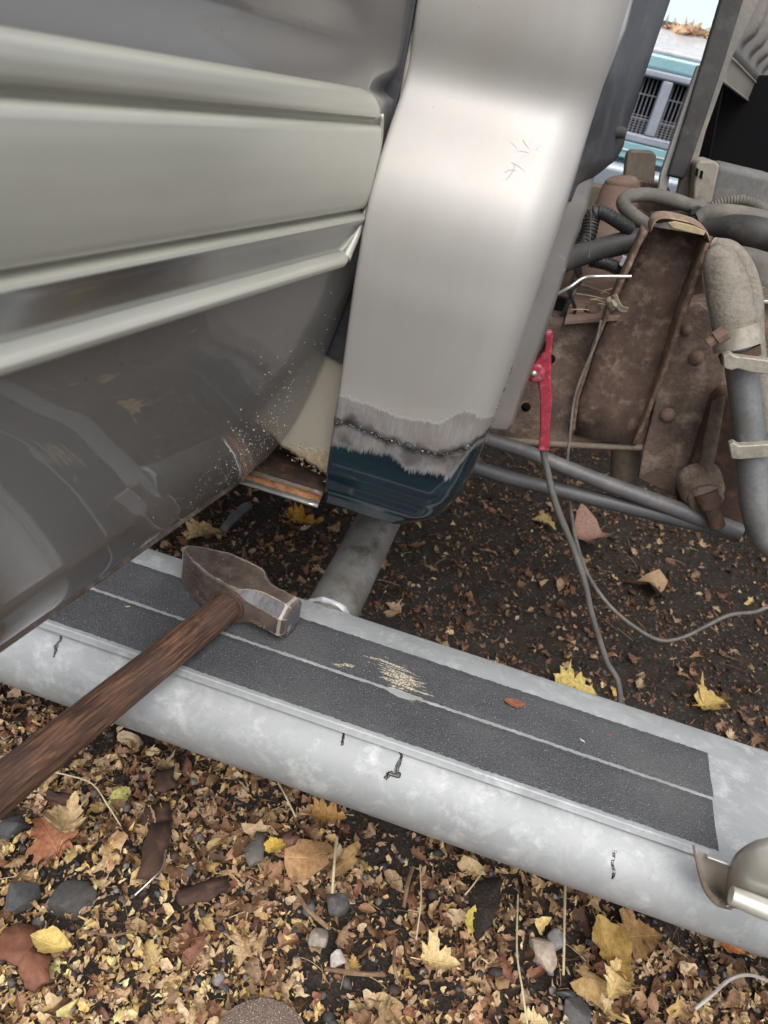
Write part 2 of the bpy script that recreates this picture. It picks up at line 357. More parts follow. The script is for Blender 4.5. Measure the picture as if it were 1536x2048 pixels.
def tube_geo(pts, n=8, seg=16, wob=0, corr=0, squash=1.0):
    """pts: (x,y,z,radius); corr = pitch of corrugations"""
    c = catmull(pts, n)
    if corr:
        L = 0; new = []; acc = [0]
        for (a, _), (b, _) in zip(c, c[1:]): acc.append(acc[-1]+(b-a).length)
        N = int(acc[-1]/corr*4); j = 0
        for k in range(N+1):
            s = acc[-1]*k/N
            while j < len(acc)-2 and acc[j+1] < s: j += 1
            t = (s-acc[j])/max(1e-9, acc[j+1]-acc[j]); r = lerp(c[j][1], c[j+1][1], t)
            new.append((c[j][0].lerp(c[j+1][0], t), r*(1.0 if k % 4 in (0, 1) else .86)))
        c = new
    v, f = [], []; T0 = (c[1][0]-c[0][0]).normalized()
    U = T0.orthogonal().normalized()
    for i, (p, r) in enumerate(c):
        T = ((c[min(i+1, len(c)-1)][0])-(c[max(i-1, 0)][0])).normalized()
        U = (U-T*U.dot(T)).normalized(); V = T.cross(U)
        for k in range(seg):
            a = 2*math.pi*k/seg; rr = r*(1+(wob*mnoise.noise(Vector((p.x*40+math.cos(a), p.y*40+math.sin(a), p.z*40))) if wob else 0))
            v.append(p+U*math.cos(a)*rr+V*math.sin(a)*rr*squash)
    for i in range(len(c)-1):
        for k in range(seg): f.append((i*seg+k, i*seg+(k+1) % seg, (i+1)*seg+(k+1) % seg, (i+1)*seg+k))
    f.append(tuple(range(seg))[::-1]); f.append(tuple((len(c)-1)*seg+k for k in range(seg)))
    return v, f
def tube(name, pts, mat, parent=None, **kw):
    g = {k: kw.pop(k) for k in ('n', 'seg', 'wob', 'corr', 'squash') if k in kw}
    v, f = tube_geo(pts, **g); return obj(name, v, f, mat, parent, auto=40, **kw)
def T(*px):
    """(px,py,y-plane,width in px) -> tube points"""
    out = []
    for a, b, y, wpx in px:
        p = P(a, b, y=y); out.append((p.x, p.y, p.z, wpx/2*depth(p)/FPX))
    return out
def prism_geo(loop, off):
    n = len(loop); off = Vector(off); v = [Vector(p) for p in loop]+[Vector(p)+off for p in loop]
    f = [tuple(range(n)), tuple(range(2*n-1, n-1, -1))]+[(i, i+n, (i+1) % n+n, (i+1) % n) for i in range(n)]
    return v, f
def prism(name, loop, off, mat, parent=None, **kw):
    v, f = prism_geo(loop, off); kw.setdefault('bevel', .002); return obj(name, v, f, mat, parent, **kw)
def PY(pts, y): return [P(a, b, y=y) for a, b in pts]
def box_geo(c, s, rot=None):
    c = Vector(c); v = []
    for dx in (-1, 1):
        for dy in (-1, 1):
            for dz in (-1, 1):
                q = Vector((dx*s[0]/2, dy*s[1]/2, dz*s[2]/2)); v.append(c+(rot @ q if rot is not None else q))
    return v, [(0, 1, 3, 2), (4, 6, 7, 5), (0, 4, 5, 1), (2, 3, 7, 6), (0, 2, 6, 4), (1, 5, 7, 3)]
def lathe_geo(p, axis, prof, seg=20):
    """prof: (distance along axis, radius)"""
    p = Vector(p); A = Vector(axis).normalized(); U = A.orthogonal().normalized(); V = A.cross(U); v, f = [], []
    for h, r in prof:
        for k in range(seg): a = 2*math.pi*k/seg; v.append(p+A*h+(U*math.cos(a)+V*math.sin(a))*r)
    for i in range(len(prof)-1):
        for k in range(seg): f.append((i*seg+k, i*seg+(k+1) % seg, (i+1)*seg+(k+1) % seg, (i+1)*seg+k))
    f.append(tuple(range(seg))[::-1]); f.append(tuple((len(prof)-1)*seg+k for k in range(seg))); return v, f
def grid_obj(name, rows, mat, parent=None, thick=0, close=False, **kw):
    nr, nc = len(rows), len(rows[0]); v = [p for r in rows for p in r]; f = []
    for i in range(nr-1):
        for j in range(nc-1): f.append((i*nc+j, i*nc+j+1, (i+1)*nc+j+1, (i+1)*nc+j))
    o = obj(name, v, f, mat, parent, **kw)
    if thick: s = o.modifiers.new('solid', 'SOLIDIFY'); s.thickness = thick; s.offset = kw.get('off', 0)
    return o

# ============================================================ GROUND
def gh(x, y):
    h = .008*np.sin(x*9+1.3)*np.cos(y*7.7)+.005*np.sin(x*23+y*17)+.003*np.sin(x*51-y*43+2)
    return h-.006
def ground():
    def axis(lo, hi, fine0, fine1, st):
        a = list(np.arange(fine0, fine1, st)); s = st; x = fine0
        left = []
        while x > lo: s *= 1.35; x -= s; left.append(max(x, lo))
        s = st; x = a[-1]; right = []
        while x < hi: s *= 1.35; x += s; right.append(min(x, hi))
        return np.array(left[::-1]+a+right)
    X = axis(-80, 80, -.9, 1.3, .008); Y = axis(-80, 80, .1, 2.4, .008)
    gx, gy = np.meshgrid(X, Y); fade = np.exp(-((gx**2+gy**2)/60.))
    z = gh(gx, gy)*fade
    fin = (gx > -.9) & (gx < 1.3) & (gy > .1) & (gy < 2.4)
    z = z+fin*(rng.random(gx.shape)-.5)*.004
    v = np.stack([gx.ravel(), gy.ravel(), z.ravel()], 1).tolist(); nc = len(X)
    idx = np.arange(len(X)*len(Y)).reshape(len(Y), nc)
    f = np.stack([idx[:-1, :-1].ravel(), idx[:-1, 1:].ravel(), idx[1:, 1:].ravel(), idx[1:, :-1].ravel()], 1).tolist()
    me = bpy.data.meshes.new('ground'); me.from_pydata(v, [], f); me.materials.append(soil_m)
    me.polygons.foreach_set('use_smooth', [True]*len(f))
    o = bpy.data.objects.new('ground', me); COL.objects.link(o); o['kind'] = 'structure'
ground()

# ---- leaf templates: (verts Nx3 in a unit of 1 = leaf length, faces)
def leaf_template(kind, seed):
    r = random.Random(seed); out = []
    if kind == 'oval':
        n = 9
        for i in range(n+1): t = i/n; out.append((t, .27*math.sin(math.pi*t**.85)*(1+.12*r.uniform(-1, 1))))
    elif kind == 'maple':
        out = [(.0, .02), (.08, .10), (-.02, .24), (.14, .26), (.10, .42), (.26, .36), (.30, .47), (.42, .34), (.46, .20), (.58, .30), (.70, .24), (.74, .12), (.86, .11), (1.0, .0)]
        out = [(a, max(0, b*(1+.22*r.uniform(-1, 1)))) for a, b in out]
    elif kind == 'oak':
        out = [(0, .01), (.10, .05), (.16, .17), (.24, .13), (.32, .26), (.40, .17), (.50, .33), (.58, .20), (.68, .32), (.76, .17), (.88, .20), (.94, .08), (1., 0)]
        out = [(a, b*(1+.2*r.uniform(-1, 1))) for a, b in out]
    elif kind == 'shred':
        m = r.randint(9, 15); asp = r.uniform(.25, .8); loop = []
        for i in range(m): a = 2*math.pi*(i+r.uniform(-.25, .25))/m; q = .5*r.uniform(.38, 1.1); loop.append((q*math.cos(a)*1.1, q*math.sin(a)*asp))
        b1, b2, tw = r.uniform(-1.8, 1.8), r.uniform(-3, 3), r.uniform(-1.6, 1.6); ph = r.uniform(0, 6)
        z = lambda x, y: b1*x*x+b2*y*y+tw*x*y+.05*math.sin(9*x+ph)+r.uniform(-.02, .02)
        v = [(0, 0, z(0, 0))]
        for sc_ in (.5, 1): v += [(a*sc_, b*sc_, z(a*sc_, b*sc_)) for a, b in loop]
        f = [(0, 1+i, 1+(i+1) % m) for i in range(m)]+[(1+i, 1+m+i, 1+m+(i+1) % m, 1+(i+1) % m) for i in range(m)]
        return np.array(v), f
    elif kind == 'straw':
        v = []; n_ = 6; b1 = r.uniform(-.25, .25); b2 = r.uniform(0, .2)
        for i in range(n_+1): t = i/n_-.5; v += [(t, b1*t*t*2+.012, b2*(.25-t*t)), (t, b1*t*t*2-.012, b2*(.25-t*t)), (t, b1*t*t*2, b2*(.25-t*t)+.02)]
        f = []
        for i in range(n_):
            k = 3*i; f += [(k, k+3, k+5, k+2), (k+2, k+5, k+4, k+1), (k+1, k+4, k+3, k)]
        return np.array(v), f
    elif kind == 'torn':
        m = 16; asp = r.uniform(.35, 1); ph = [r.uniform(0, 6.3) for _ in range(4)]; amp = [r.uniform(.08, .25), r.uniform(.05, .2), r.uniform(.03, .16), r.uniform(.02, .1)]
        loop = []
        for i in range(m):
            a = 2*math.pi*i/m; q = .5*(1+amp[0]*math.cos(2*a+ph[0])+amp[1]*math.cos(3*a+ph[1])+amp[2]*math.cos(5*a+ph[2])+amp[3]*math.cos(7*a+ph[3])); loop.append((q*math.cos(a), q*math.sin(a)*asp))
        b1, b2, tw, cz = r.uniform(-2.2, 2.2), r.uniform(-2.4, 2.4), r.uniform(-1.6, 1.6), r.uniform(-.15, .15)
        ang = r.uniform(0, 3.1); ca, sa = math.cos(ang), math.sin(ang)
        def z(x, y): u, w_ = x*ca+y*sa, -x*sa+y*ca; return b1*u*u+b2*w_*w_*.5+tw*u*w_+cz*math.sin(7*u+ph[0])+.05*math.sin(13*w_+ph[1])
        v = [(0, 0, z(0, 0))]
        for sc_ in (.5, 1): v += [(a*sc_, b*sc_, z(a*sc_, b*sc_)) for a, b in loop]
        f = [(0, 1+i, 1+(i+1) % m) for i in range(m)]+[(1+i, 1+m+i, 1+m+(i+1) % m, 1+(i+1) % m) for i in range(m)]
        return np.array(v), f
    elif kind == 'bit':
        m = r.randint(5, 8); pts = [(.5+.5*math.cos(2*math.pi*i/m)*r.uniform(.5, 1.1), .5*math.sin(2*math.pi*i/m)*r.uniform(.45, 1.1)) for i in range(m)]
        k1, k2 = r.uniform(-.8, .8), r.uniform(-.8, .8); cz = lambda x, y: k1*(x-.5)**2+k2*y*y+r.uniform(-.04, .04)
        v = [(.5, 0, 0)]+[(a-.0, b, cz(a, b)) for a, b in pts]; v = [(a-.5, b, c) for a, b, c in v]
        return np.array(v), [(0, i+1, (i+1) % m+1) for i in range(m)]
    den = [out[0]]
    for (a0, b0), (a1, b1) in zip(out, out[1:]):
        den += [((a0+a1)/2+r.uniform(-.02, .02), max(0, (b0+b1)/2+r.uniform(-.035, .02))), (a1, b1)]
    out = den
    top = out; bot = [(a, -b*r.uniform(.85, 1.1)) for a, b in out[1:-1]][::-1]
    loop = top+bot; m = len(loop)
    bend, fold, tw = r.uniform(-.9, 1.2), r.uniform(.2, 1.1), r.uniform(-1., 1.); cr = [r.uniform(-.05, .05) for _ in range(3*m)]
    def z(x, y, k): return bend*(x-.5)**2+fold*abs(y)*.6+tw*(x-.5)*y+fold*1.2*y*y+cr[k]*(.4+abs(y)*3)
    v = []
    for i, (a, b) in enumerate(loop): v.append((a, b, z(a, b, i)))
    for i, (a, b) in enumerate(loop): v.append((a*.9+.05, b*.5, z(a*.9+.05, b*.5, m+i)-.02))
    ns = 7; sp = len(v)
    for i in range(ns): a = i/(ns-1)*.9+.05; v.append((a, 0, z(a, 0, 0)))
    f = [(i, (i+1) % m, m+(i+1) % m, m+i) for i in range(m)]
    for i in range(m):
        a1, a2 = v[m+i][0], v[m+(i+1) % m][0]; k1 = min(range(ns), key=lambda k: abs(v[sp+k][0]-a1)); k2 = min(range(ns), key=lambda k: abs(v[sp+k][0]-a2))
        f.append((m+i, m+(i+1) % m, sp+k2) if k1 == k2 else (m+i, m+(i+1) % m, sp+k2, sp+k1))
    if kind != 'bit':   # stalk
        k = len(v); v += [(.05, .012, 0), (.05, -.012, 0), (-.22, -.008, .03+r.uniform(-.05, .05)), (-.22, .008, .03)]; f.append((k, k+1, k+2, k+3))
    v = np.array(v); v[:, 0] -= .5; return v, f
def stone_template(seed, sub=1):
    bm = bmesh.new(); bmesh.ops.create_icosphere(bm, subdivisions=sub, radius=.5); r = random.Random(seed)
    sc = (1, r.uniform(.65, .95), r.uniform(.4, .75)); off = Vector((r.random()*9, 0, 0))
    for v in bm.verts:
        n_ = mnoise.noise(v.co*2.2+off)*.42+mnoise.noise(v.co*5+off)*.12; v.co = Vector([v.co[i]*sc[i] for i in range(3)])*(1+n_)
        for d_ in (Vector((1, .4, .7)), Vector((-.6, 1, .2)), Vector((.1, -.9, .8)), Vector((-.8, -.5, .6)), Vector((.1, .2, 1)), Vector((.9, -.7, .1)), Vector((-1, .1, -.2))):
            d_ = (d_+Vector((math.sin(seed*3.1), math.cos(seed*1.7), 0))*.35).normalized(); e = v.co.dot(d_)-.25*(sc[2] if abs(d_.z) > .8 else 1)
            if e > 0: v.co -= d_*e*.8
    V = np.array([tuple(v.co) for v in bm.verts]); F = [tuple(x.index for x in f.verts) for f in bm.faces]; bm.free(); return V, F
def scatter(name, templates, inst, mat, kind='stuff', label=None, cat=None, smooth=True):
    """inst: list of (template index, x, y, z, size, rx, ry, rz, colour)"""
    VV, FF, CC, LL = [], [], [], []; k = 0
    for ti, x, y, z, s, rx, ry, rz, c in inst:
        V, F = templates[ti]; R_ = np.array(Matrix.Rotation(rz, 3, 'Z') @ Matrix.Rotation(ry, 3, 'Y') @ Matrix.Rotation(rx, 3, 'X'))
        q = (V*s) @ R_.T+np.array([x, y, z]); VV.append(q); FF += [tuple(i+k for i in f) for f in F]; k += len(V); LL.append(V*min(1, .35+s*14) if 'leaf' in name or 'leaves' in name else V)
        CC.append(np.tile(np.array(tuple(c)+(1,)), (len(V), 1)))
    VV = np.concatenate(VV); CC = np.concatenate(CC).astype(np.float32)
    me = bpy.data.meshes.new(name); me.from_pydata(VV.tolist(), [], FF); me.materials.append(mat)
    me.polygons.foreach_set('use_smooth', [smooth]*len(me.polygons))
    a = me.color_attributes.new('Col', 'FLOAT_COLOR', 'POINT'); a.data.foreach_set('color', CC.ravel())
    a = me.attributes.new('Loc', 'FLOAT_VECTOR', 'POINT'); a.data.foreach_set('vector', np.concatenate(LL).astype(np.float32).ravel())
    o = bpy.data.objects.new(name, me); COL.objects.link(o); tag(o, label, cat, None, kind); return o
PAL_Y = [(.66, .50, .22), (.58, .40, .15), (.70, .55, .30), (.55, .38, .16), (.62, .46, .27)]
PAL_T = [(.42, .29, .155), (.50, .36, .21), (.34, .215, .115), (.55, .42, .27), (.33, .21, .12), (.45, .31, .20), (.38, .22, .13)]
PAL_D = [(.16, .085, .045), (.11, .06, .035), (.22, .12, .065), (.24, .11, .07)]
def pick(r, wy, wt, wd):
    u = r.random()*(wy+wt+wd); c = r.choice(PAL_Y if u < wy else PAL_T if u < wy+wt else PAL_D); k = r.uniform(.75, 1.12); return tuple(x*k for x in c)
BIT = [leaf_template('torn' if i < 7 else 'straw' if i > 21 else 'shred', i) for i in range(24)]
STRAW = [leaf_template('straw', 50+i) for i in range(6)]
LEAF = [leaf_template(k, i) for i, k in enumerate(['oak', 'torn', 'shred', 'torn', 'oak', 'shred', 'oval', 'torn', 'maple', 'shred'])]
STONE = [stone_template(i) for i in range(12)]
def litter():
    r = random.Random(3); bits, leaves, stones = [], [], []
    def soilpatch(x, y):     # the bare dark patches between the litter
        return mnoise.noise(Vector((x*5.5+3.1, y*5.5, 0)))
    def z0(x, y): return float(gh(np.array(x), np.array(y)))
    n = 0
    while n < 26000:         # near strip in front of the side step
        x, y = r.uniform(-.62, .72), r.uniform(.16, .95)
        s = soilpatch(x, y); left = max(0, min(1, (.12-x)/.4)); near = max(0, min(1, (.55-y)/.2))
        dens = .55+.45*left*near-(.38 if s > .2 else 0)
        if y > .62: dens *= .5
        if r.random() > dens: continue
        size = r.uniform(.004, .013) if r.random() < .62+.25*left*near else r.uniform(.010, .024)
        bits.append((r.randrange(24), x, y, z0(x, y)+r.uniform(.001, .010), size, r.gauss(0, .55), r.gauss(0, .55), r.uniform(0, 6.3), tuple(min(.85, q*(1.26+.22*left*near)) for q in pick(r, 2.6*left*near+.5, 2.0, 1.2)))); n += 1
    for _ in range(1350):
        x, y = r.uniform(-.62, .75), r.uniform(.16, .95)
        if soilpatch(x, y) > .2 and r.random() < .7: continue
        leaves.append((r.randrange(10), x, y, z0(x, y)+r.uniform(.004, .014), r.uniform(.016, .044), r.gauss(0, .45), r.gauss(0, .45), r.uniform(0, 6.3), pick(r, .7, 2.2, 1.2)))
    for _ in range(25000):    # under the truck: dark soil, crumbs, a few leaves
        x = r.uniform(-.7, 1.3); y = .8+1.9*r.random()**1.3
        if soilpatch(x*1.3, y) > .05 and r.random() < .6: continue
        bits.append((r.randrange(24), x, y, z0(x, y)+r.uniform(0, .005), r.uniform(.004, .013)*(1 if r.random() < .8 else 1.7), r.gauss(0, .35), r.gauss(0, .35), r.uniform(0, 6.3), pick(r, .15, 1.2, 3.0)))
    for _ in range(2300):
        x = r.uniform(-.7, 1.2); y = .85+1.7*r.random()**1.3
        if x > -.2 and r.random() < .55: continue
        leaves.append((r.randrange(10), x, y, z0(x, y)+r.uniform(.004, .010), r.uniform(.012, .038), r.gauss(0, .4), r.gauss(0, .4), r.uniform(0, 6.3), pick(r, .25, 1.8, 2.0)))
    for _ in range(2500):    # farther yard, for any other viewpoint
        x, y = r.uniform(-4, 4), r.uniform(-2.5, 5)
        if -.6 < x < 1.4 and .2 < y < 2.8: continue
        leaves.append((r.randrange(10), x, y, .006, r.uniform(.03, .07), r.gauss(0, .3), r.gauss(0, .3), r.uniform(0, 6.3), pick(r, .8, 2, 1)))
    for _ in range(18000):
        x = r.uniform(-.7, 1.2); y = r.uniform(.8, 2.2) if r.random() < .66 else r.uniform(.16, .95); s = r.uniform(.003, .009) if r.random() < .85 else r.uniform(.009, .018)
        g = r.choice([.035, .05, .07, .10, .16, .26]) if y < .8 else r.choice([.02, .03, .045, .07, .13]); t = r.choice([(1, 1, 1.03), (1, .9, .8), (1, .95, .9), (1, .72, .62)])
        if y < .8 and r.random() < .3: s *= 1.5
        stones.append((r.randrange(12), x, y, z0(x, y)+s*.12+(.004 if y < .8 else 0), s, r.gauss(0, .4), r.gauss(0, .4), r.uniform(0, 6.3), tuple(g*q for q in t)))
    twl = []
    for _ in range(900):
        x = r.uniform(-.65, 1.2); y = r.uniform(.16, 2.2) if r.random() < .6 else r.uniform(.16, .95)
        twl.append((r.randrange(6), x, y, z0(x, y)+r.uniform(.003, .012), r.uniform(.015, .05), r.gauss(0, .3), r.gauss(0, .15), r.uniform(0, 6.3), r.choice([(.62, .52, .34), (.45, .33, .20), (.16, .10, .06), (.26, .17, .10), (.10, .07, .05)])))
    scatter('straw_bits', STRAW, twl, leaf_m, label='thin straws and twiglets scattered through the litter', cat='straw')
    scatter('leaf_crumbs', BIT, bits, leaf_m, label='crumbled yellow and tan leaf bits covering the soil', cat='leaf litter')
    scatter('leaf_litter', LEAF, leaves, leaf_m, label='curled dry tan leaves strewn over the dark soil', cat='leaf litter')
    scatter('gravel', STONE, stones, stone_m, label='small grey and brown pebbles mixed into the soil', cat='gravel')
litter()
def single(name, tmpl, mat, px, py, size, rz, col, label, cat, rx=0, ry=0, z=0.010, group=None, flat=None):
    p = P(px, py, z=z); V, F = tmpl; V = V.copy()
    if flat: V[:, 2] *= flat
    if name == 'stone': V = V.copy()
    o = scatter(name, [(V, F)], [(0, 0, 0, 0, size, rx, ry, 0, col)], mat, None, label, cat)
    o.location = p; o.rotation_euler = (0, 0, rz)
    if name == 'stone': o.data.set_sharp_from_angle(angle=math.radians(24))
    if group: o['group'] = group
    return o
def bigleaf(kind, seed, *a, **k): return single(k.pop('name', 'dry_leaf'), leaf_template(kind, seed), leaf_m, *a, **k)
Lf = 'leaf'
bigleaf('oval', 101, 243, 1590, .040, 1.2, (.66, .66, .22), 'slim bright yellow leaf standing below the hammer handle', Lf, rx=.5)
bigleaf('oval', 102, 105, 1890, .050, .1, (.68, .52, .18), 'bright yellow oval leaf beside the red bark piece', Lf, rx=.1, z=.02)
bigleaf('oval', 103, 553, 1692, .042, .6, (.72, .50, .10), 'golden yellow oval leaf touching the round brown stone', Lf, rx=-.15, z=.018)
bigleaf('oval', 104, 942, 1838, .040, 1.5, (.66, .54, .14), 'yellow round leaf curled beside the dark soil patch', Lf, rx=.5, z=.016)
bigleaf('oval', 105, 1222, 1905, .085, -1.1, (.46, .31, .10), 'large olive brown veined oval leaf near the bottom edge', Lf, rx=.2, z=.022)
bigleaf('oak', 106, 1232, 1965, .062, 1.2, (.70, .54, .26), 'pale yellow lobed leaf under the big olive brown leaf', Lf, z=.024)
bigleaf('torn', 107, 1200, 1985, .075, -.6, (.52, .36, .16), 'wide tan leaf with ribs lying lowest near the pitted dark stone', Lf, z=.014)
bigleaf('maple', 108, 655, 1632, .056, .3, (.52, .30, .11), 'orange tan star shaped leaf under the step edge', Lf, z=.02)
bigleaf('maple', 109, 1285, 1870, .068, .4, (.36, .22, .09), 'olive tan maple leaf lying right of the big olive brown leaf', Lf, z=.018)
bigleaf('maple', 110, 95, 1665, .072, 2.6, (.40, .17, .09), 'red brown broad leaf under the hammer handle end', Lf, z=.015)
bigleaf('maple', 111, 138, 1640, .062, 1.9, (.66, .50, .28), 'pale yellow lobed leaf overlapping the red brown leaf', Lf, z=.024)
bigleaf('torn', 112, 618, 1715, .075, .5, (.50, .30, .15), 'brown orange crumpled leaf below the golden oval leaf', Lf, z=.014)
bigleaf('torn', 113, 690, 1725, .060, 1.2, (.42, .27, .12), 'tan torn leaf crossed by the thick straw', Lf, z=.013)
bigleaf('torn', 114, 225, 1685, .062, 2.2, (.62, .42, .22), 'pale orange leaf lying left of the rusty metal strip', Lf, z=.02)
bigleaf('oval', 115, 1452, 1880, .055, -.5, (.52, .22, .08), 'orange curled leaf under the right end of the step', Lf, rx=.4, z=.02)
bigleaf('maple', 116, 880, 1925, .052, .2, (.70, .54, .28), 'pale tan lobed leaf on the bare soil left of the pink stone', Lf, z=.014)
bigleaf('maple', 117, 1150, 1378, .085, .1, (.62, .50, .16), 'yellow green wide leaf just behind the side step edge', Lf, z=.012)
bigleaf('maple', 118, 610, 1042, .085, .2, (.66, .36, .05), 'bright orange yellow leaf on the shaded ground under the sill', Lf, z=.02)
bigleaf('torn', 119, 1175, 1080, .11, -.6, (.40, .25, .19), 'pinkish brown crumpled leaf behind the hanging cable', Lf, z=.014)
bigleaf('oval', 120, 1090, 1047, .075, -.3, (.46, .35, .14), 'olive curled leaf left of the hanging cable', Lf, z=.014)
bigleaf('maple', 121, 1425, 1405, .075, .6, (.60, .44, .16), 'ochre round leaf in shade behind the right half of the step', Lf, z=.014)
bigleaf('torn', 122, 1300, 1165, .11, -.4, (.44, .30, .18), 'tan ragged leaf in the shade right of the looping wire', Lf, z=.014)
bigleaf('maple', 123, 410, 1065, .09, .9, (.60, .44, .22), 'pale tan leaf on the ground under the open door edge', Lf, z=.014)
# leaf lying on the tape of the step
p = P(1030, 1407, z=.3645)
o = bigleaf('oval', 131, 1030, 1407, .026, .15, (.26, .10, .06), 'small red brown leaf piece lying on the grip tape', Lf, z=.3635, flat=.4)
for a, b, c, l in ((255, 1213, (.75, .55, .2), 'tiny yellow leaf crumb on the tape left of the hammer'), (1165, 1481, (.8, .8, .75), 'tiny white flake on the grip tape right of the red brown leaf'), (1216, 1470, (.4, .1, .06), 'tiny red fleck on the grip tape near its right end')):
    single('leaf_crumb', BIT[12], leaf_m, a, b, .007, a, c, l, 'leaf crumb', z=.3632, flat=.5)
def stone(px, py, size, seed, col, label, rz=0, z=.008, sub=3): return single('stone', stone_template(seed, sub), stone_m, px, py, size, rz, col, label, 'stone', z=z)
stone(1088, 1905, .052, 40, (.52, .42, .34), 'pale pinkish pointed stone near the bottom right', 1.2)
stone(640, 1872, .036, 41, (.34, .29, .24), 'mottled grey brown round stone right of the soil patch', .4)
stone(672, 1918, .026, 42, (.66, .60, .55), 'small white stone just below the mottled round stone', .2)
stone(675, 1808, .044, 43, (.11, .105, .10), 'dark grey pebble above the mottled round stone', .1)
stone(580, 1680, .040, 44, (.24, .12, .09), 'reddish brown round stone beside the golden leaf', .3, z=.014)
stone(1155, 2025, .060, 45, (.10, .10, .10), 'pitted dark grey stone at the bottom edge of the picture', .3)
stone(135, 1795, .066, 46, (.085, .08, .075), 'flat dark slate stone above the red bark piece', -.6)
stone(45, 1790, .052, 47, (.09, .09, .09), 'rough black stone at the left edge under the handle', .2)
stone(20, 1650, .045, 48, (.07, .07, .07), 'black lumpy stone beside the hammer handle end', .2)
stone(1368, 1932, .022, 49, (.58, .44, .30), 'small round cream stone above the loose white wire', .2)
stone(1110, 1880, .036, 50, (.30, .30, .30), 'smooth grey stone behind the pale pinkish stone', .2)
# bark, scrap strip, flat dark flakes
def flake(name, pts, z, t, mat, label, cat, curl=.004, bevel=.001):
    c = sum((P(a, b, z=z) for a, b in pts), Vector())/len(pts); top = []
    loop = [P(a, b, z=z) for a, b in pts]
    # densify, wobble the outline
    den = []
    for a, b in zip(loop, loop[1:]+loop[:1]):
        for k in range(4): q = a.lerp(b, k/4); q = q+Vector((mnoise.noise(q*90), mnoise.noise(q*90+Vector((5, 0, 0))), 0))*.0035; den.append(q)
    n = len(den); v = [c+Vector((0, 0, curl))]; 
    for s in (.5, 1): v += [c+(q-c)*s+Vector((0, 0, curl*(1-s)+mnoise.noise(q*60)*.002)) for q in den]
    v += [q-Vector((0, 0, t)) for q in den]
    f = [(0, 1+i, 1+(i+1) % n) for i in range(n)]
    for r_ in (0, 1): f += [(1+r_*n+i, 1+(r_+1)*n+i, 1+(r_+1)*n+(i+1) % n, 1+r_*n+(i+1) % n) for i in range(n)]
    f.append(tuple(1+2*n+i for i in range(n)))
    o = obj(name, v, f, mat); return tag(o, label, cat)
flake('bark_piece', [(0, 1860), (40, 1842), (75, 1850), (80, 1880), (60, 1885), (100, 1915), (98, 1960), (70, 1978), (45, 1975), (38, 1930), (0, 1915)], .02, .006, bark_m, 'broad red brown bark piece at the lower left edge', 'bark')
flake('rusty_strip', [(300, 1645), (345, 1640), (338, 1690), (318, 1752), (272, 1758), (285, 1700)], .02, .003, rust_dark, 'curled rusty metal strip with a frayed white end', 'scrap metal', .006)
flake('rusty_scrap', [(350, 1785), (400, 1765), (455, 1755), (460, 1772), (420, 1800), (360, 1810)], .016, .003, rust_dark, 'flat brown scrap lying right of the dark slate stone', 'scrap metal')
flake('slate_flake', [(488, 1700), (515, 1662), (530, 1668), (528, 1720), (500, 1728)], .018, .003, grimy('slate', (.12, .11, .10), (.17, .155, .14), rough=.8), 'flat pointed grey slate flake left of the golden leaf', 'stone')
flake('bark_flake', [(312, 1545), (348, 1532), (352, 1570), (330, 1585), (310, 1575)], .016, .003, rust_dark, 'round dark brown flake below the step, left of centre', 'bark')
flake('bark_flake', [(95, 1578), (150, 1590), (165, 1612), (120, 1605), (90, 1595)], .026, .003, rust_dark, 'dark curled bark sliver just under the hammer handle', 'bark')
flake('bark_flake', [(290, 1610), (340, 1600), (345, 1640), (275, 1655)], .012, .003, rust_dark, 'square dark brown flake directly above the rusty metal strip', 'bark')
flake('soil_clod', [(940, 1770), (1000, 1750), (1002, 1800), (985, 1850), (955, 1880), (940, 1830)], .014, .008, soil_m, 'smooth dark clod of damp soil right of the yellow round leaf', 'soil clod')
flake('rubber_scrap', [(1108, 1985), (1130, 1975), (1155, 1985), (1150, 1993), (1120, 1992)], .016, .003, black_plastic, 'small black rubber scrap above the pitted dark stone', 'scrap')
flake('rubber_strip', [(452, 1060), (440, 1052), (480, 1010), (500, 1002), (505, 1010), (470, 1040)], .03, .01, grimy('grey_rubber', (.09, .09, .09), (.13, .13, .13), rough=.6), 'dark grey rubber strip on the ground under the sill', 'scrap', .008)
# straws and twigs
def stem(name, pts, wpx, mat, label, cat, z=.02):
    q = [];
    for i, (a, b) in enumerate(pts): p = P(a, b, z=z+(.01 if 0 < i < len(pts)-1 else 0)); q.append((p.x, p.y, p.z, wpx/2*depth(p)/FPX))
    return tag(tube(name, q, mat, None, seg=7, wob=.25), label, cat)
stem('straw', [(545, 1545), (570, 1590), (592, 1635)], 4, straw_m, 'pale straw leaning under the step left of centre', 'straw')
stem('straw', [(674, 1675), (668, 1730), (664, 1787)], 6, straw_m, 'thickest pale straw stalk standing over the tan torn leaf', 'straw', .03)
stem('straw', [(1131, 1750), (1129, 1840), (1127, 1950)], 5, straw_m, 'long upright straw beside the pale pinkish stone', 'straw', .04)
stem('straw', [(1036, 1790), (1034, 1900), (1045, 1980), (1055, 2050)], 4, straw_m, 'long brown straw running down to the bottom edge', 'straw', .03)
stem('straw', [(840, 1730), (842, 1800), (832, 1880)], 3, straw_m, 'thin pale straw left of the bare soil clod', 'straw', .03)
stem('straw', [(968, 1738), (950, 1765), (930, 1790)], 3, straw_m, 'short straw leaning onto the soil clod', 'straw')
stem('straw', [(105, 1543), (180, 1565), (215, 1610), (242, 1652)], 3, straw_m, 'fine curved straw arching below the hammer handle', 'straw', .03)
stem('twig', [(590, 1775), (612, 1815), (655, 1855)], 9, twig_m, 'brown twig lying over the pebbles above the mottled stone', 'twig')
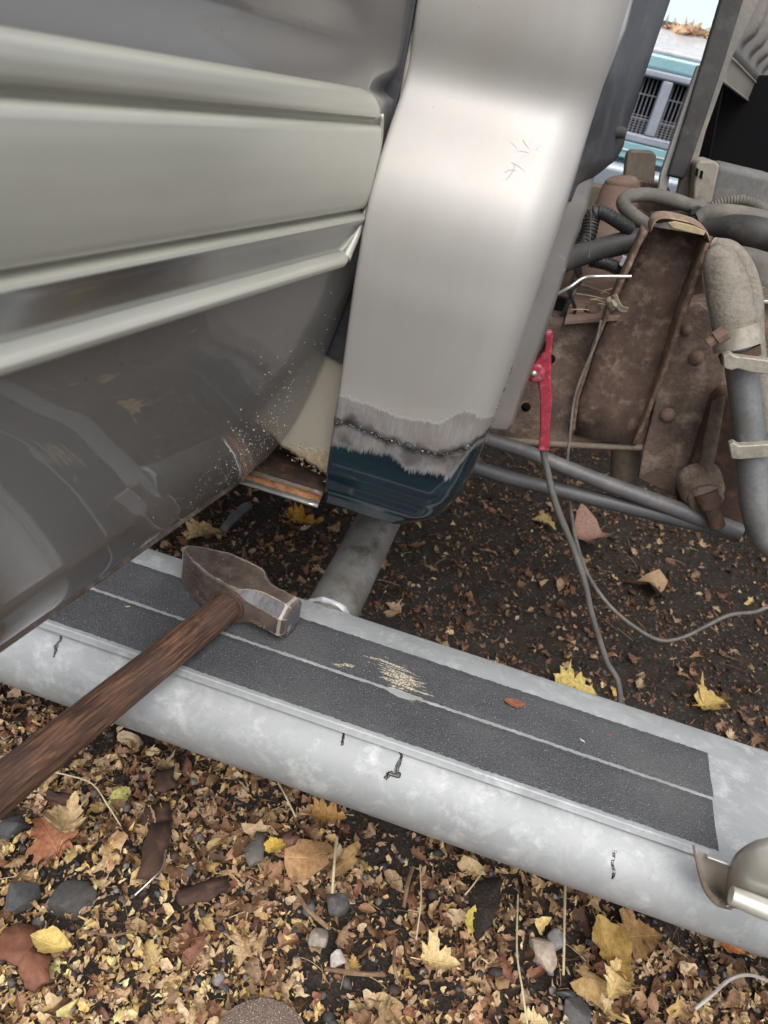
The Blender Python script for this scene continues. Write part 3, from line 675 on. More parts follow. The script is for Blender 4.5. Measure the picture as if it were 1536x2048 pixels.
stem('twig', [(650, 1938), (700, 1945), (768, 1950)], 9, twig_m, 'grey brown twig below the small white stone', 'twig')
stem('twig', [(825, 1735), (815, 1770), (808, 1815)], 8, twig_m, 'upright twig stub under the middle of the step', 'twig')
stem('twig', [(170, 1862), (220, 1870), (272, 1862)], 5, twig_m, 'thin brown twig above the yellow crumbs at lower left', 'twig')
stem('twig', [(790, 1880), (788, 1930), (796, 1965)], 7, twig_m, 'short vertical twig beside the bare soil', 'twig')
stem('wire', [(1390, 2018), (1430, 1985), (1460, 1958), (1500, 1950), (1545, 1965)], 7, grimy('white_wire', (.42, .40, .36), (.52, .50, .46), rough=.5), 'loose off white wire curving at the bottom right corner', 'wire', .02)
stem('metal_wire', [(270, 1790), (300, 1762), (325, 1735), (332, 1700)], 4, bright_steel, 'thin silvery wire hooked around the rusty metal strip', 'wire', .022)
# flap disc
pc = P(520, 2118, z=.012)
dt = empty('abrasive_disc', pc, 'round brown speckled abrasive disc on the leaves at the bottom edge', 'sanding disc')
rad = (P(520, 1994, z=.012)-pc).length*.97
def jag(prof, seed):
    v, f = lathe_geo(pc, (.02, -.03, 1), prof, 96); r = random.Random(seed); j = [r.uniform(-.0006, .0006) for _ in range(96)]
    return [q+(q-pc).normalized()*j[i % 96] for i, q in enumerate(v)], f
v, f = jag([(-.002, rad), (.0, rad*.99), (.001, rad*.2), (.0006, .011)], 1); obj('abrasive_face', v, f, disc_m, dt, auto=50)
v, f = jag([(-.0045, rad*.99), (-.004, rad*1.012), (-.0022, rad*1.012), (-.0021, rad*.9)], 2); obj('disc_rim', v, f, grimy('disc_backing', (.40, .30, .18), (.52, .42, .28), rough=.8), dt)

# ============================================================ PICKUP TRUCK
truck = empty('pickup_truck', (-.16, .9, 0), 'silver pickup truck with rear door open and welded cab corner', 'pickup truck')
# ---- side step
def side_step():
    root = truck
    prof = []   # (y,z) section, from far top edge round the front to the back
    prof += [(.668, .3575), (.662, .3600), (.64, .3602), (.57, .3600), (.503, .3600), (.4990, .3599), (.4978, .3588), (.4955, .3586), (.4915, .3574)]
    for k in range(1, 13):
        a = math.radians(62+k*13); prof.append((.513+.050*math.cos(a)*1.0-.004, .3085+.048*math.sin(a)))
    prof += [(.55, .262), (.62, .268), (.66, .285), (.676, .31), (.676, .34)]
    xs = list(np.linspace(-2.2, 1.6, 120)); rows = []
    for x in xs:
        rows.append([Vector((x, y, z+.0006*mnoise.noise(Vector((x*6, y*20, 0))))) for y, z in prof]+[Vector((x, prof[0][0], prof[0][1]+.0006*mnoise.noise(Vector((x*6, prof[0][0]*20, 0)))))])
    st = grid_obj('side_step', rows, galv_m, root, auto=30, label='galvanised tubular side step with two grip tapes')
    for (y0, y1, ends) in ((.503, .5645, (-.9, .331)), (.5685, .631, (-.9, .336))):
        g = G(); top, bot = [], []; r = random.Random(int(y0*1000)); N = 420
        rows_ = []
        for i in range(N+1):
            x = lerp(ends[0], ends[1], i/N)
            if i == N: x -= .0
            row = []
            for j, yy in enumerate(np.linspace(y0, y1, 9)):
                e = .0007*(r.random()-.5)*2 if j in (0, 8) else 0
                xx = x+(lerp(0.004, 0, j/8)*-1 if i == N else 0)
                row.append(Vector((xx, yy+e, .3615 if 0 < j < 8 and 0 < i < N else .3604)))
            rows_.append(row)
        grid_obj('grip_tape', rows_, grip_m, st, smooth=False)
    # round mounting arm going in under the cab
    ARMX = -.124
    tube('mounting_arm', [(ARMX, .60, .325, .034), (ARMX, .72, .325, .034), (ARMX, .95, .328, .034), (ARMX, 1.3, .335, .034)], arm_m, st, seg=28)
    tube('mounting_arm', [(-1.4, .60, .325, .034), (-1.4, 1.3, .335, .034)], arm_m, st, seg=28)
    # collar weld where arm meets the tube
    tube('arm_weld', [(ARMX+.0355*math.sin(-1.9+3.8*k/14), .676, .325+.0355*math.cos(-1.9+3.8*k/14), .0035+.0012*math.sin(k*2.3)) for k in range(15)], galv_m, st, seg=10, wob=.5)
    # tack / burn marks on the rounded front
    def on_front(px, py):
        lo, hi = .2, 2.; v = ray(px, py)
        best = None
        for k in range(4000):
            t = .5+k*.0001; q = CAM+v*t
            dy, dz = (q.y-.509)/.050, (q.z-.3085)/.048
            if dy*dy+dz*dz < 1: return q, Vector((0, dy, dz)).normalized()
        return P(px, py, y=.48), Vector((0, -1, .3))
    for marks in ([(122, 1272), (119, 1281), (114, 1291), (111, 1300), (107, 1310)], [(687, 1452), (688, 1462), (686, 1475), (684, 1492)],
                  [(790, 1495), (800, 1502), (803, 1515), (797, 1528), (792, 1542), (797, 1550), (778, 1548), (772, 1556)], [(1229, 1700), (1228, 1715), (1226, 1728), (1230, 1740), (1227, 1748), (1226, 1757)]):
        g = G(); r = random.Random(marks[0][0])
        for rep in range(3):
            pts_ = []
            for (a, b) in marks:
                q, nrm = on_front(a+r.gauss(0, 1.6), b+r.gauss(0, 2)); R0 = r.uniform(.0006, .0023)*(1, .7, .5)[rep]; q = q-nrm*R0*.65; pts_.append((q.x, q.y, q.z, R0))
            v, f = tube_geo(pts_, n=10, seg=9, wob=.9); v = [x+Vector((mnoise.noise(x*700), 0, mnoise.noise(x*700+Vector((7, 0, 0)))))*.0009 for x in v]; g.add(v, f)
        g.build('burn_mark', burn_m, st)
    return st
side_step()

# ---- profiles
CAB = [(.482, .700), (.490, .694), (.515, .686), (.536, .680), (.56, .677), (.60, .673), (.64, .670), (.70, .660), (.75, .652), (.80, .6495), (.825, .6515), (.85, .660), (.875, .677), (.895, .693), (.912, .705), (.925, .7085), (.938, .7065), (.955, .7000), (.975, .6965), (1.05, .692), (1.2, .695), (1.5, .74), (1.75, .80)]
XR = [(.482, -.066), (.486, -.050), (.492, -.038), (.50, -.029), (.51, -.0215), (.53, -.0125), (.56, -.005), (.60, -.001), (.66, .001), (.72, .003), (.80, .0045), (.9, .0055), (1.8, .0055)]
def cab_corner():
    zs = [.482+.0022*i for i in range(30)]+list(np.linspace(.55, .70, 64)[0:])+list(np.linspace(.705, .99, 90))+list(np.linspace(1.0, 1.75, 30))
    zt_px = [(-.17, .631), (-.159, .631), (-.126, .630), (-.093, .626), (-.066, .630), (-.050, .632), (-.042, .641), (-.033, .652), (-.024, .655), (-.012, .648), (.05, .645)]
    zw_px = [(-.17, .600), (-.131, .5975), (-.086, .596), (-.047, .596), (-.018, .606), (-.008, .618), (.05, .66)]
    zb_px = [(-.17, .571), (-.138, .572), (-.104, .578), (-.090, .579), (-.072, .566), (-.058, .570), (-.033, .575), (-.027, .565), (-.019, .590), (-.011, .612), (.05, .64)]
    rows, A = [], [[], [], []]
    for z in zs:
        yf = smooth_interp(z, CAB); xr = smooth_interp(z, XR); R0 = .036 if z > .55 else lerp(.022, .036, (z-.48)/.07)
        # beads low on the skin
        if z < .56: yf += 0.0009*math.exp(-((z-.522)/.007)**2)-.0009*math.exp(-((z-.505)/.006)**2)
        xl = -.1605; row = []
        row += [Vector((xl+.001, yf+.03, z)), Vector((xl, yf+.012, z)), Vector((xl, yf+.003, z)), Vector((xl+.001, yf+.0008, z)), Vector((xl+.003, yf, z))]
        N = 44
        for k in range(1, N+1):
            x = lerp(xl+.003, xr-R0, k/N); row.append(Vector((x, yf, z)))
        for k in range(1, 15):
            a = math.radians(90*k/14); row.append(Vector((xr-R0+R0*math.sin(a), yf+R0-R0*math.cos(a), z)))
        for yy in (.045, .055, .075): row.append(Vector((xr, yf+yy, z)))
        rows.append(row)
        for p_ in row:
            for arr, tab in zip(A, (zt_px, zw_px, zb_px)): arr.append(p_.z-interp(p_.x, tab))
    o = grid_obj('cab_corner', rows, corner_m, truck, label='silver cab corner with ground weld seam above a dark teal patch')
    for nm, arr in zip(('ztop', 'zweld', 'zbot'), A):
        a = o.data.attributes.new(nm, 'FLOAT', 'POINT'); a.data.foreach_set('value', arr)
    s = o.modifiers.new('solid', 'SOLIDIFY'); s.thickness = .0012; s.offset = -1 
    # weld bead following the seam
    r = random.Random(5); g = G(); x = -.1585
    while x < -.003:
        zw = interp(x, zw_px)+r.gauss(0, .0008); y = smooth_interp(zw, CAB); R0 = .036; xr = smooth_interp(zw, XR)
        if x > xr-R0: t = min(.99, (x-(xr-R0))/R0); y += R0*(1-math.sqrt(1-t*t))
        big = r.random() < .05; rr = r.uniform(.0016, .0022) if big else r.uniform(.0004, .0010)
        v, f = lathe_geo((x, y+.0003, zw+(r.gauss(0, .001))), (r.gauss(0, .2), -1, .1), [(0, rr), (.0006, rr*.9), (.0011, rr*.5), (.0013, .0001)], 9); v = [q+Vector((mnoise.noise(q*1200), 0, mnoise.noise(q*1200+Vector((3, 0, 0)))))*.0005 for q in v]; g.add(v, f)
        x += r.uniform(.0008, .0022)*(1 if r.random() < .8 else 3)
    g.build('weld_bead', weld_m, o)
    for px, py, rp in ((677, 840, 8), (773, 874, 6), (818, 888, 8), (722, 852, 5), (935, 893, 5)):
        q = P(px, py, y=.674); q.y = smooth_interp(q.z, CAB)-.0001; rr = rp*depth(q)/FPX
        v, f = lathe_geo(q, (0, -1, .05), [(-.0004, rr*1.2), (.0003, rr*1.05), (.0001, rr*.8), (.0007, rr*.5), (.0006, rr*.25), (.0003, .0001)], 20); obj('spot_weld', v, f, weld_m, o)
    # rear edge weld running up the corner
    g = G(); z = .60
    while z < .71:
        xr = smooth_interp(z, XR); q = Vector((xr-.0005+.0008*math.sin(z*300), smooth_interp(z, CAB)+.036+r.gauss(0, .0008), z)); rr = r.uniform(.001, .0022)
        v, f = lathe_geo(q, (1, -.6, 0), [(-.0006, rr), (.0006, rr*.9), (.0012, rr*.4)], 8); g.add(v, f); z += r.uniform(.002, .0045)
    g.build('weld_bead', grimy('edge_weld', (.10, .07, .055), (.35, .29, .24), scale=200, rough=.5, metal=.5), o, label='rusty weld running up the rear edge')
cab_corner()
def scratches():
    r = random.Random(2); sm = M('scratch').set(color=(.40, .39, .38), rough=.6).m
    for pts in ([(1018, 282), (1030, 292), (1036, 303)], [(1046, 280), (1052, 290), (1058, 298)], [(1030, 305), (1045, 303), (1058, 306)], [(1040, 318), (1052, 312)], [(1022, 325), (1030, 330), (1024, 345), (1012, 360)], [(1030, 328), (1042, 336), (1050, 345)], [(1060, 290), (1066, 276)], [(1072, 300), (1080, 290)], [(1010, 345), (1018, 340), (1032, 342)], [(1000, 368), (1008, 355)]):
        q = []
        for a, b in pts:
            v = ray(a, b); t = .3
            while t < 1.2:
                p_ = CAM+v*t
                if p_.y > smooth_interp(p_.z, CAB)-.0002: break
                t += .0006
            q.append((p_.x, p_.y, p_.z, .00035))
        tube('scratch', q, sm, bpy.data.objects['cab_corner'], seg=5)
scratches()
# flange behind the corner (silver strip seen past the rounded edge)
def strip(name, L, mat, label=None, thick=.0015, seg=6):
    """L rows of ((px,py,y),(px,py,y)) left and right edge of a sheet from top to bottom"""
    rows = []
    for (a, b) in L:
        p, q = P(a[0], a[1], y=a[2]), P(b[0], b[1], y=b[2]); rows.append([p.lerp(q, k/seg) for k in range(seg+1)])
    # resample rows with catmull for smooth bends
    out = []
    for i in range(len(rows)-1):
        for k in range(5):
            t = k/5; t = t
            out.append([rows[i][j].lerp(rows[i+1][j], t) for j in range(seg+1)])
    out.append(rows[-1])
    o = grid_obj(name, out, mat, truck, label=label); s = o.modifiers.new('solid', 'SOLIDIFY'); s.thickness = thick; s.offset = 0; return o
strip('rear_panel', [((1222, -60, .75), (1360, -60, .90)), ((1205, 150, .75), (1288, 150, .90)), ((1180, 240, .75), (1254, 252, .89)), ((1160, 290, .75), (1246, 292, .89)), ((1150, 330, .75), (1232, 318, .88)), ((1143, 352, .75), (1196, 347, .86)), ((1140, 375, .75), (1165, 368, .84)), ((1134, 402, .75), (1143, 403, .80))], dark_panel, 'dark navy sealed panel behind the cab corner')
strip('rear_flange', [((1245, -60, .74), (1280, -60, .745)), ((1228, 60, .74), (1250, 60, .745)), ((1180, 200, .74), (1194, 200, .745)), ((1145, 320, .735), (1160, 320, .74)), ((1095, 470, .73), (1114, 470, .735)), ((1060, 580, .725), (1075, 580, .73)), ((1015, 690, .72), (1032, 690, .725)), ((990, 770, .71), (1004, 765, .72)), ((970, 830, .71), (978, 835, .72))], silver, 'narrow silver pinch flange along the rear edge', .002)
sheet = paint('dusty_silver_paint', (.42, .41, .39), rough=.5, metal=.45, coat=.3, dirtamt=.6)
strip('lower_rear_sheet', [((1135, 372, .76), (1190, 338, .86)), ((1120, 425, .76), (1172, 418, .86)), ((1102, 480, .76), (1150, 478, .86)), ((1080, 545, .755), (1128, 545, .86)), ((1050, 610, .755), (1108, 610, .86)), ((1020, 700, .75), (1077, 700, .86)), ((990, 790, .745), (1044, 790, .86)), ((975, 838, .74), (1026, 848, .86)), ((968, 855, .74), (1016, 860, .86))], sheet, 'flat light grey sheet hanging behind the cab corner', .002)
tube('drain_tube', T((1198, 258, .84, 22), (1222, 262, .85, 24), (1246, 266, .86, 22)), dark_rubber, truck)

# ---- jamb panel and rocker channel under the open door
def rocker():
    zb = lambda x: .538-.026*max(0, min(1, (x+.245)/.085))+.004*mnoise.noise(Vector((x*160, 0, 3)))+.0025*mnoise.noise(Vector((x*420, 0, 1)))
    xs = np.linspace(-.62, -.155, 190); rows = []
    for x in xs:
        b = zb(x) if x < -.157 else .535; row = []
        for k in range(26):
            t = k/25; z = lerp(b, 1.35, t**1.6); y = .708+.010*math.exp(-(z-b)/.02)*0+.002*mnoise.noise(Vector((x*60, 0, z*60)))*(1 if z < .58 else .0)
            row.append(Vector((x, y+ (.0 if z > .6 else -.000), z)))
        rows.append(row)
    m = M('beige_jamb_paint'); s = m.sep(m.n('ShaderNodeNewGeometry').outputs['Position']); f = m.noise(60, 6, .7)
    k = m.math('ADD', m.math('SUBTRACT', .546, s[2]), m.math('MULTIPLY', m.math('SUBTRACT', f, .5), .05))
    k = m.math('ADD', k, m.math('MULTIPLY', m.math('ADD', s[0], .2), .22))
    col = m.mix(m.noise(7, 4), (.40, .37, .30), (.48, .44, .36)); col = m.mix(m.ramp(m.math('MULTIPLY', k, 40), [(.05, 0), (.5, .9)]), col, m.mix(m.noise(220, 4), (.22, .13, .05), (.60, .53, .38)))
    col = m.mix(m.ramp(m.noise(240, 2), [(.73, 0), (.76, .8)]), col, (.15, .10, .06))
    m.set(color=col, rough=.5, metal=.1); m.bump(m.math('MULTIPLY', m.ramp(m.math('MULTIPLY', k, 40), [(.05, 0), (.5, 1)]), m.noise(260, 4)), .8, .002)
    o = grid_obj('door_jamb', rows, m.m, truck, label='beige painted jamb with a ragged rusted lower edge'); md = o.modifiers.new('s', 'SOLIDIFY'); md.thickness = .002
    # rust curls along the torn edge
    g = G(); r = random.Random(9)
    for k in range(26):
        x = r.uniform(-.25, -.163); z = zb(x)+r.uniform(-.003, .002); s_ = r.uniform(.003, .007)
        q = Vector((x, .7065, z)); v = [q+Vector((r.uniform(-1, 1)*s_, -r.uniform(0, .6)*s_, r.uniform(-.9, .5)*s_)) for _ in range(4)]; g.add(v, [(0, 1, 2), (0, 2, 3)])
    g.build('rust_flakes', [grimy('rust_flake', (.16, .07, .04), (.50, .43, .32), (.16, .07, .04), scale=160, rough=.7)], o, smooth=False)
    # cavity: back wall, floor ledge, flange
    xs = [-.9, -.1605]
    def sec(pts, name, mat, label=None, bev=.0008):
        g = G(); n = len(pts); rows = []
        for x in np.linspace(-.9, -.1625, 60): rows.append([Vector((x, y+.0007*mnoise.noise(Vector((x*70, y*50, 0))), z+.0007*mnoise.noise(Vector((x*60, 3, y*50))))) for y, z in pts])
        o2 = grid_obj(name, rows, mat, rock, auto=25, label=label); md = o2.modifiers.new('s', 'SOLIDIFY'); md.thickness = .0015; return o2
    global rock
    rock = grid_obj('rocker_channel', [[Vector((x, y, z)) for y, z in ((.730, .60), (.745, .56), (.745, .505), (.722, .500), (.708, .4965), (.706, .4985), (.697, .4960))] for x in np.linspace(-.9, -.1625, 40)], grimy('cavity_rust', (.014, .008, .005), (.045, .022, .012), (.12, .055, .022), scale=34, rough=.8, bump=.5), truck, auto=25, label='rusty open rocker channel under the torn jamb')
    md = rock.modifiers.new('s', 'SOLIDIFY'); md.thickness = .0015
    sec([(.705, .4992), (.699, .4972), (.692, .4935)], 'inner_ledge', grimy('ledge_grey', (.10, .085, .065), (.17, .15, .12), (.26, .12, .05), scale=30, rough=.5, metal=.3))
    sec([(.692, .4933), (.688, .4912), (.684, .4885)], 'orange_rust_ledge', rust_orange)
    sec([(.684, .4890), (.6795, .4858), (.679, .4838)], 'flange_lip', bright_steel)
    # ragged left end of the closed rocker, seen past the door tip
    for zz0, zz1, yy_, xx_ in ((.70, 1.40, .694, -.1615),):
        prism('door_seal', [Vector((-.30, yy_+.012, zz0-.02)), Vector((xx_, yy_+.006, zz0-.05)), Vector((xx_, yy_+.004, zz1)), Vector((-.30, yy_+.012, zz1))], (0, .006, 0), dark_panel, truck, bevel=.001, label='dark seal in the gap between door and cab corner')
    prism('rocker_end_cap', [Vector((-.262, .690, .50)), Vector((-.262, .684, .488)), Vector((-.262, .716, .498)), Vector((-.262, .726, .54))], (-.002, 0, 0), rust_orange, rock, bevel=.0005)
rocker()

# ---- open rear door (hinge end next to the corner, swung out square to the body)
DD = Vector((.151, .989, 0)).normalized(); DN = Vector((.989, -.151, 0)).normalized(); DE = Vector((-.26, .68, 0))
DOORP = [(.486, -.004), (.488, .0), (.50, .010), (.517, .021), (.534, .030), (.58, .050), (.63, .065), (.672, .076), (.725, .087), (.76, .091), (.80, .093), (.86, .093), (.90, .091), (.918, .0875), (.926, .083), (.932, .078), (.938, .080), (.946, .087), (.96, .091), (1.05, .097), (1.2, .095), (1.45, .07)]
def dpt(s, o, z): return DE+DD*s+DN*o+Vector((0, 0, z))
def door():
    zs = list(np.linspace(.486, .54, 26))+list(np.linspace(.545, .90, 60))+list(np.linspace(.904, .965, 36))+list(np.linspace(.98, 1.45, 16))
    def send(z): return interp(z, [(.486, -.006), (.49, .0), (.50, .012), (.52, .024), (.54, .030), (.60, .027), (.66, .022), (.725, .022), (.76, .030), (.82, .035), (.90, .045), (.93, .055), (1.45, .055)])
    rows = []
    for z in zs:
        o0 = smooth_interp(z, DOORP) if z > .488 else interp(z, DOORP); e = send(z); row = []
        ss = list(np.linspace(-.78, e-.09, 60))+list(np.linspace(e-.085, e-.004, 24))
        for s in ss:
            oo = o0
            if z < 1.0 and z > .9:   # crease and pressed ridge die out towards the hinge end
                flat = interp(z, [(.9, .091), (.97, .091)]); t = max(0, min(1, (s+.10)/.08)); t = t*t*(3-2*t); oo = lerp(o0, flat, t)
                t2 = max(0, min(1, (s-e+.07)/.05)); oo -= .010*t2*math.exp(-((z-.905)/.012)**2)
            row.append(dpt(s, oo, z))
        oo = (row[-1]-DE-Vector((0, 0, z))).dot(DN)
        for k in range(1, 6): a = math.radians(90*k/5); row.append(dpt(e-.004+.004*math.sin(a), oo-.004+.004*math.cos(a), z))
        row += [dpt(e, oo-.012, z), dpt(e-.004, oo-.016, z), dpt(e-.03, oo-.018, z)]
        rows.append(row)
    d = grid_obj('rear_door', rows, door_silver, truck, label='open grey silver door with champagne cladding')
    # inner skin
    ins = [[dpt(s, smooth_interp(z, DOORP)-.045-.01*(z > .95), z) for s in (-.77, -.5, -.2, .01)] for z in np.linspace(.495, 1.44, 24)]
    grid_obj('inner_skin', ins, grey_dusty, d).modifiers.new('s', 'SOLIDIFY').thickness = .004
    g = G()
    # hem along the bottom with a dull brown edge
    tb = [tuple(dpt(s, -.0005, .4868))+(.0026,) for s in np.linspace(-.775, -.004, 12)]
    v, f = tube_geo(tb, n=3, seg=10, squash=1.3); obj('door_hem', v, f, grimy('hem_rubber', (.09, .065, .05), (.16, .12, .095), (.3, .28, .25), scale=22, rough=.35), d)
    # rounded return below the hem (sealed lip)
    # cladding: profile (offset, z)
    CP = [(.0925, .9045), (.0965, .9035), (.0995, .901), (.1005, .895), (.1005, .8885), (.0995, .8862), (.0935, .8850), (.0920, .8830), (.0930, .8812), (.0990, .8800), (.1020, .8780), (.1035, .866), (.1040, .85), (.1036, .83), (.1022, .8175), (.1005, .8150), (.0945, .8138), (.0940, .8122), (.0995, .8108), (.1040, .8092), (.1046, .8070)]
    LOW = [(.1046, .8070), (.1040, .8050), (.1015, .8000), (.0985, .7900), (.0965, .7800)]
    LIP = [(.0965, .7800), (.0985, .7790), (.1040, .7765), (.1058, .7735), (.1050, .7700), (.1010, .7672), (.0955, .7665), (.0915, .7675)]
    def cend(z):
        t = interp(z, [(.765, -.036), (.775, -.028), (.79, -.015), (.805, -.006), (.82, .0), (.86, .003), (.880, .002), (.887, -.001), (.893, -.006), (.898, -.013), (.902, -.023), (.9045, -.040)])
        return t
    def sweep(name, prof, mat, par, lab=None, fl=.0905):
        # densify profile
        pr = []
        for a, b in zip(prof, prof[1:]):
            for k in range(3): pr.append((lerp(a[0], b[0], k/3), lerp(a[1], b[1], k/3)))
        pr.append(prof[-1]); rows = []
        for oo, z in pr:
            e = cend(z); row = [dpt(s, oo, z) for s in np.linspace(-.775, e-.014, 40)]
            for k in range(1, 8): a = math.radians(90*k/7); q = .0092; row.append(dpt(e-.014+.014*math.sin(a), max(fl, oo-(oo-fl)*(1-math.cos(a))), z))
            rows.append(row)
        return grid_obj(name, rows, mat, par, auto=50, label=lab)
    c = sweep('cladding', CP, clad_m, d, 'ribbed champagne plastic cladding'); 
    sweep('cladding_band', LOW, clad_low_m, d, 'shiny lower cladding band', fl=.0965); sweep('cladding_lip', LIP, clad_m, d, 'rounded bottom lip of the cladding')
    # thin bright edge trim round the end
    pts = []
    for z, r_ in ((.889, .0014), (.87, .0022), (.85, .0026), (.82, .0030), (.805, .0032), (.79, .0036), (.78, .0042), (.7735, .0052)): pts.append(tuple(dpt(cend(z)-.0015, .0985, z))+(r_,))
    v, f = tube_geo(pts, n=5, seg=8); obj('cladding_edge', v, f, clad_m, d)
    # grinding dust thrown onto the lower skin
    g = G(); r = random.Random(11); n = 0
    while n < 420:
        s = r.gauss(-.055, .05); z = r.gauss(.575, .045) if r.random() < .75 else r.gauss(.64, .05)
        if z < .50 or z > .75 or s > .01: continue
        o0 = smooth_interp(z, DOORP)+.0002; q = dpt(s, o0, z); a = r.uniform(.00025, .0008) if r.random() < .93 else r.uniform(.0008, .0016)
        tang = DD; up_ = (dpt(s, smooth_interp(z+.002, DOORP), z+.002)-dpt(s, smooth_interp(z, DOORP), z)).normalized(); nn = tang.cross(up_).normalized(); nn = nn if nn.dot(DN) > 0 else -nn
        an = r.uniform(0, 3.1); t1 = tang*math.cos(an)+up_*math.sin(an); t2 = tang*-math.sin(an)+up_*math.cos(an); a2 = a*r.uniform(.4, 1)
        g.add([q-t1*a, q-t2*a2, q+t1*a, q+t2*a2, q+nn*a*.6], [(0, 1, 4), (1, 2, 4), (2, 3, 4), (3, 0, 4)]); n += 1
    o = g.build('grinding_dust', M('pale_grinding_dust').set(color=(.72, .68, .58), rough=.8).m, d, smooth=False); o['kind'] = 'stuff'
    # raised scuffed fold near the tip
    v, f = tube_geo([tuple(dpt(-.030, .0135, .512))+(.0012,), tuple(dpt(-.012, .024, .535))+(.0016,), tuple(dpt(-.006, .016, .512))+(.0016,), tuple(dpt(-.004, .004, .490))+(.0014,)], n=6, seg=8); obj('bent_edge', v, f, grimy('scuffed_paint', (.28, .20, .13), (.5, .45, .38), scale=90, rough=.4, metal=.4), d)
door()

# ---- rest of the cab: floor, shell, roof (shades the ground, closes the view from other sides)
def cab_shell():
    g = G()
    def bx(x0, x1, y0, y1, z0, z1): v, f = box_geo(((x0+x1)/2, (y0+y1)/2, (z0+z1)/2), (x1-x0, y1-y0, z1-z0)); g.add(v, f)
    bx(-2.3, -.03, .745, 2.35, .50, .56)          # floor
    bx(-2.2, -.02, .86, 2.28, 1.76, 1.81)         # roof
    bx(-.030, -.006, .765, 2.35, .56, 1.76)       # rear wall
    bx(-2.3, -.01, 2.33, 2.38, .50, 1.10)         # far side
    bx(-.12, -.01, 2.28, 2.34, 1.10, 1.76); bx(-1.25, -1.15, 2.28, 2.34, 1.10, 1.76)
    bx(-2.3, -.90, .70, .74, .50, 1.10)           # front door, this side
    bx(-1.0, -.92, .72, .80, 1.10, 1.76); bx(-2.28, -2.2, .72, 2.36, .5, 1.15)
    bx(-3.6, -2.3, .78, 2.3, .55, 1.12)           # engine bay and bonnet
    g.build('cab_body', silver, truck, bevel=.012, segs=3)
    for x in (-2.95,):
        for y in (.95, 2.15):
            v, f = lathe_geo((x, y-.12, .36), (0, 1, 0), [(0, .2), (.01, .33), (.03, .36), (.2, .36), (.23, .33), (.24, .2)], 36); w_ = obj('front_wheel', v, f, black_plastic, truck, auto=35)
            v, f = lathe_geo((x, y-.125 if y < 1.5 else y+.125, .36), (0, -1 if y < 1.5 else 1, 0), [(-.02, .2), (.0, .19), (.0, .16), (-.03, .08), (-.01, .05), (-.01, .001)], 30); obj('rim', v, f, grey_pipe, w_, auto=35)
cab_shell()

# ---- frame and hardware behind the cab
FR = .06
web = [(900, 632), (1060, 632), (1130, 640), (1240, 632), (1330, 618), (1430, 600), (1600, 588), (1600, 1010), (1500, 1000), (1400, 930), (1290, 898), (1180, 893), (900, 880)]
rail = prism('frame_rail', PY(web, 1.06), (0, FR, 0), rust, truck, bevel=.009, segs=4, label='rusty brown chassis frame rail')
lowl = T((930, 874, 1.056, 14), (1110, 888, 1.056, 14), (1290, 895, 1.056, 14)); tube('rolled_edge', lowl, grimy('dusty_edge', (.16, .12, .085), (.25, .2, .15), rough=.8), rail, seg=12)
for a, b, r_ in ((1101, 718, 9), (1052, 814, 9)):
    q = P(a, b, y=1.0595); v, f = lathe_geo(q, (0, -1, 0), [(-.002, .0072), (.0006, .0072), (.0006, .0001)], 20); obj('frame_hole', v, f, void_m, rail)
# the rail continues both ways as a plain channel, plus its twin and the axle region
v, f = box_geo((-1.25, 1.096, .58), (2.2, .05, .14)); obj('frame_rail', v, f, rust, truck, bevel=.01)
v, f = box_geo((1.62, 1.096, .60), (2.2, .05, .16)); obj('frame_rail', v, f, rust, truck, bevel=.01)
v, f = box_geo((0, 1.95, .60), (5.4, .06, .16)); obj('frame_rail', v, f, rust, truck, bevel=.01)
# gusset plate with rivets
gus = prism('gusset_plate', PY([(1345, 640), (1370, 612), (1400, 606), (1440, 640), (1452, 700), (1448, 760), (1430, 830), (1405, 900), (1385, 990), (1352, 995), (1276, 958), (1287, 895), (1300, 850), (1318, 760)], 1.045), (0, .012, 0), rust, truck, bevel=.003, label='rusty gusset plate riveted to the frame')
for a, b, r_ in ((1335, 830, 15), (1392, 716, 15), (1372, 660, 11)):
    q = P(a, b, y=1.046); R0 = r_*depth(q)/FPX; v, f = lathe_geo(q, (0, -1, 0), [(0, R0*1.05), (.003, R0), (.007, R0*.75), (.0095, R0*.35), (.010, .0001)], 20); obj('rivet', v, f, rust_red, gus)
tube('cross_tube', T((1252, 880, 1.12, 58), (1252, 980, 1.12, 58)), tan_metal, truck)
# scabby doubler plate low left of the gusset
prism('doubler_plate', PY([(1166, 842), (1182, 832), (1235, 846), (1242, 862), (1238, 872), (1180, 858)], 1.054), (0, .008, 0), grimy('scabby_rust', (.16, .10, .06), (.28, .2, .12), (.06, .06, .05), scale=40, bump=.7), truck, bevel=.002)
g = G(); v, f = prism_geo(PY([(1140, 848), (1180, 852), (1240, 868), (1262, 880), (1262, 890), (1150, 862)], 1.05), (0, .01, 0)); g.add(v, f); g.build('torn_lip', rust_dark, truck, bevel=.001)

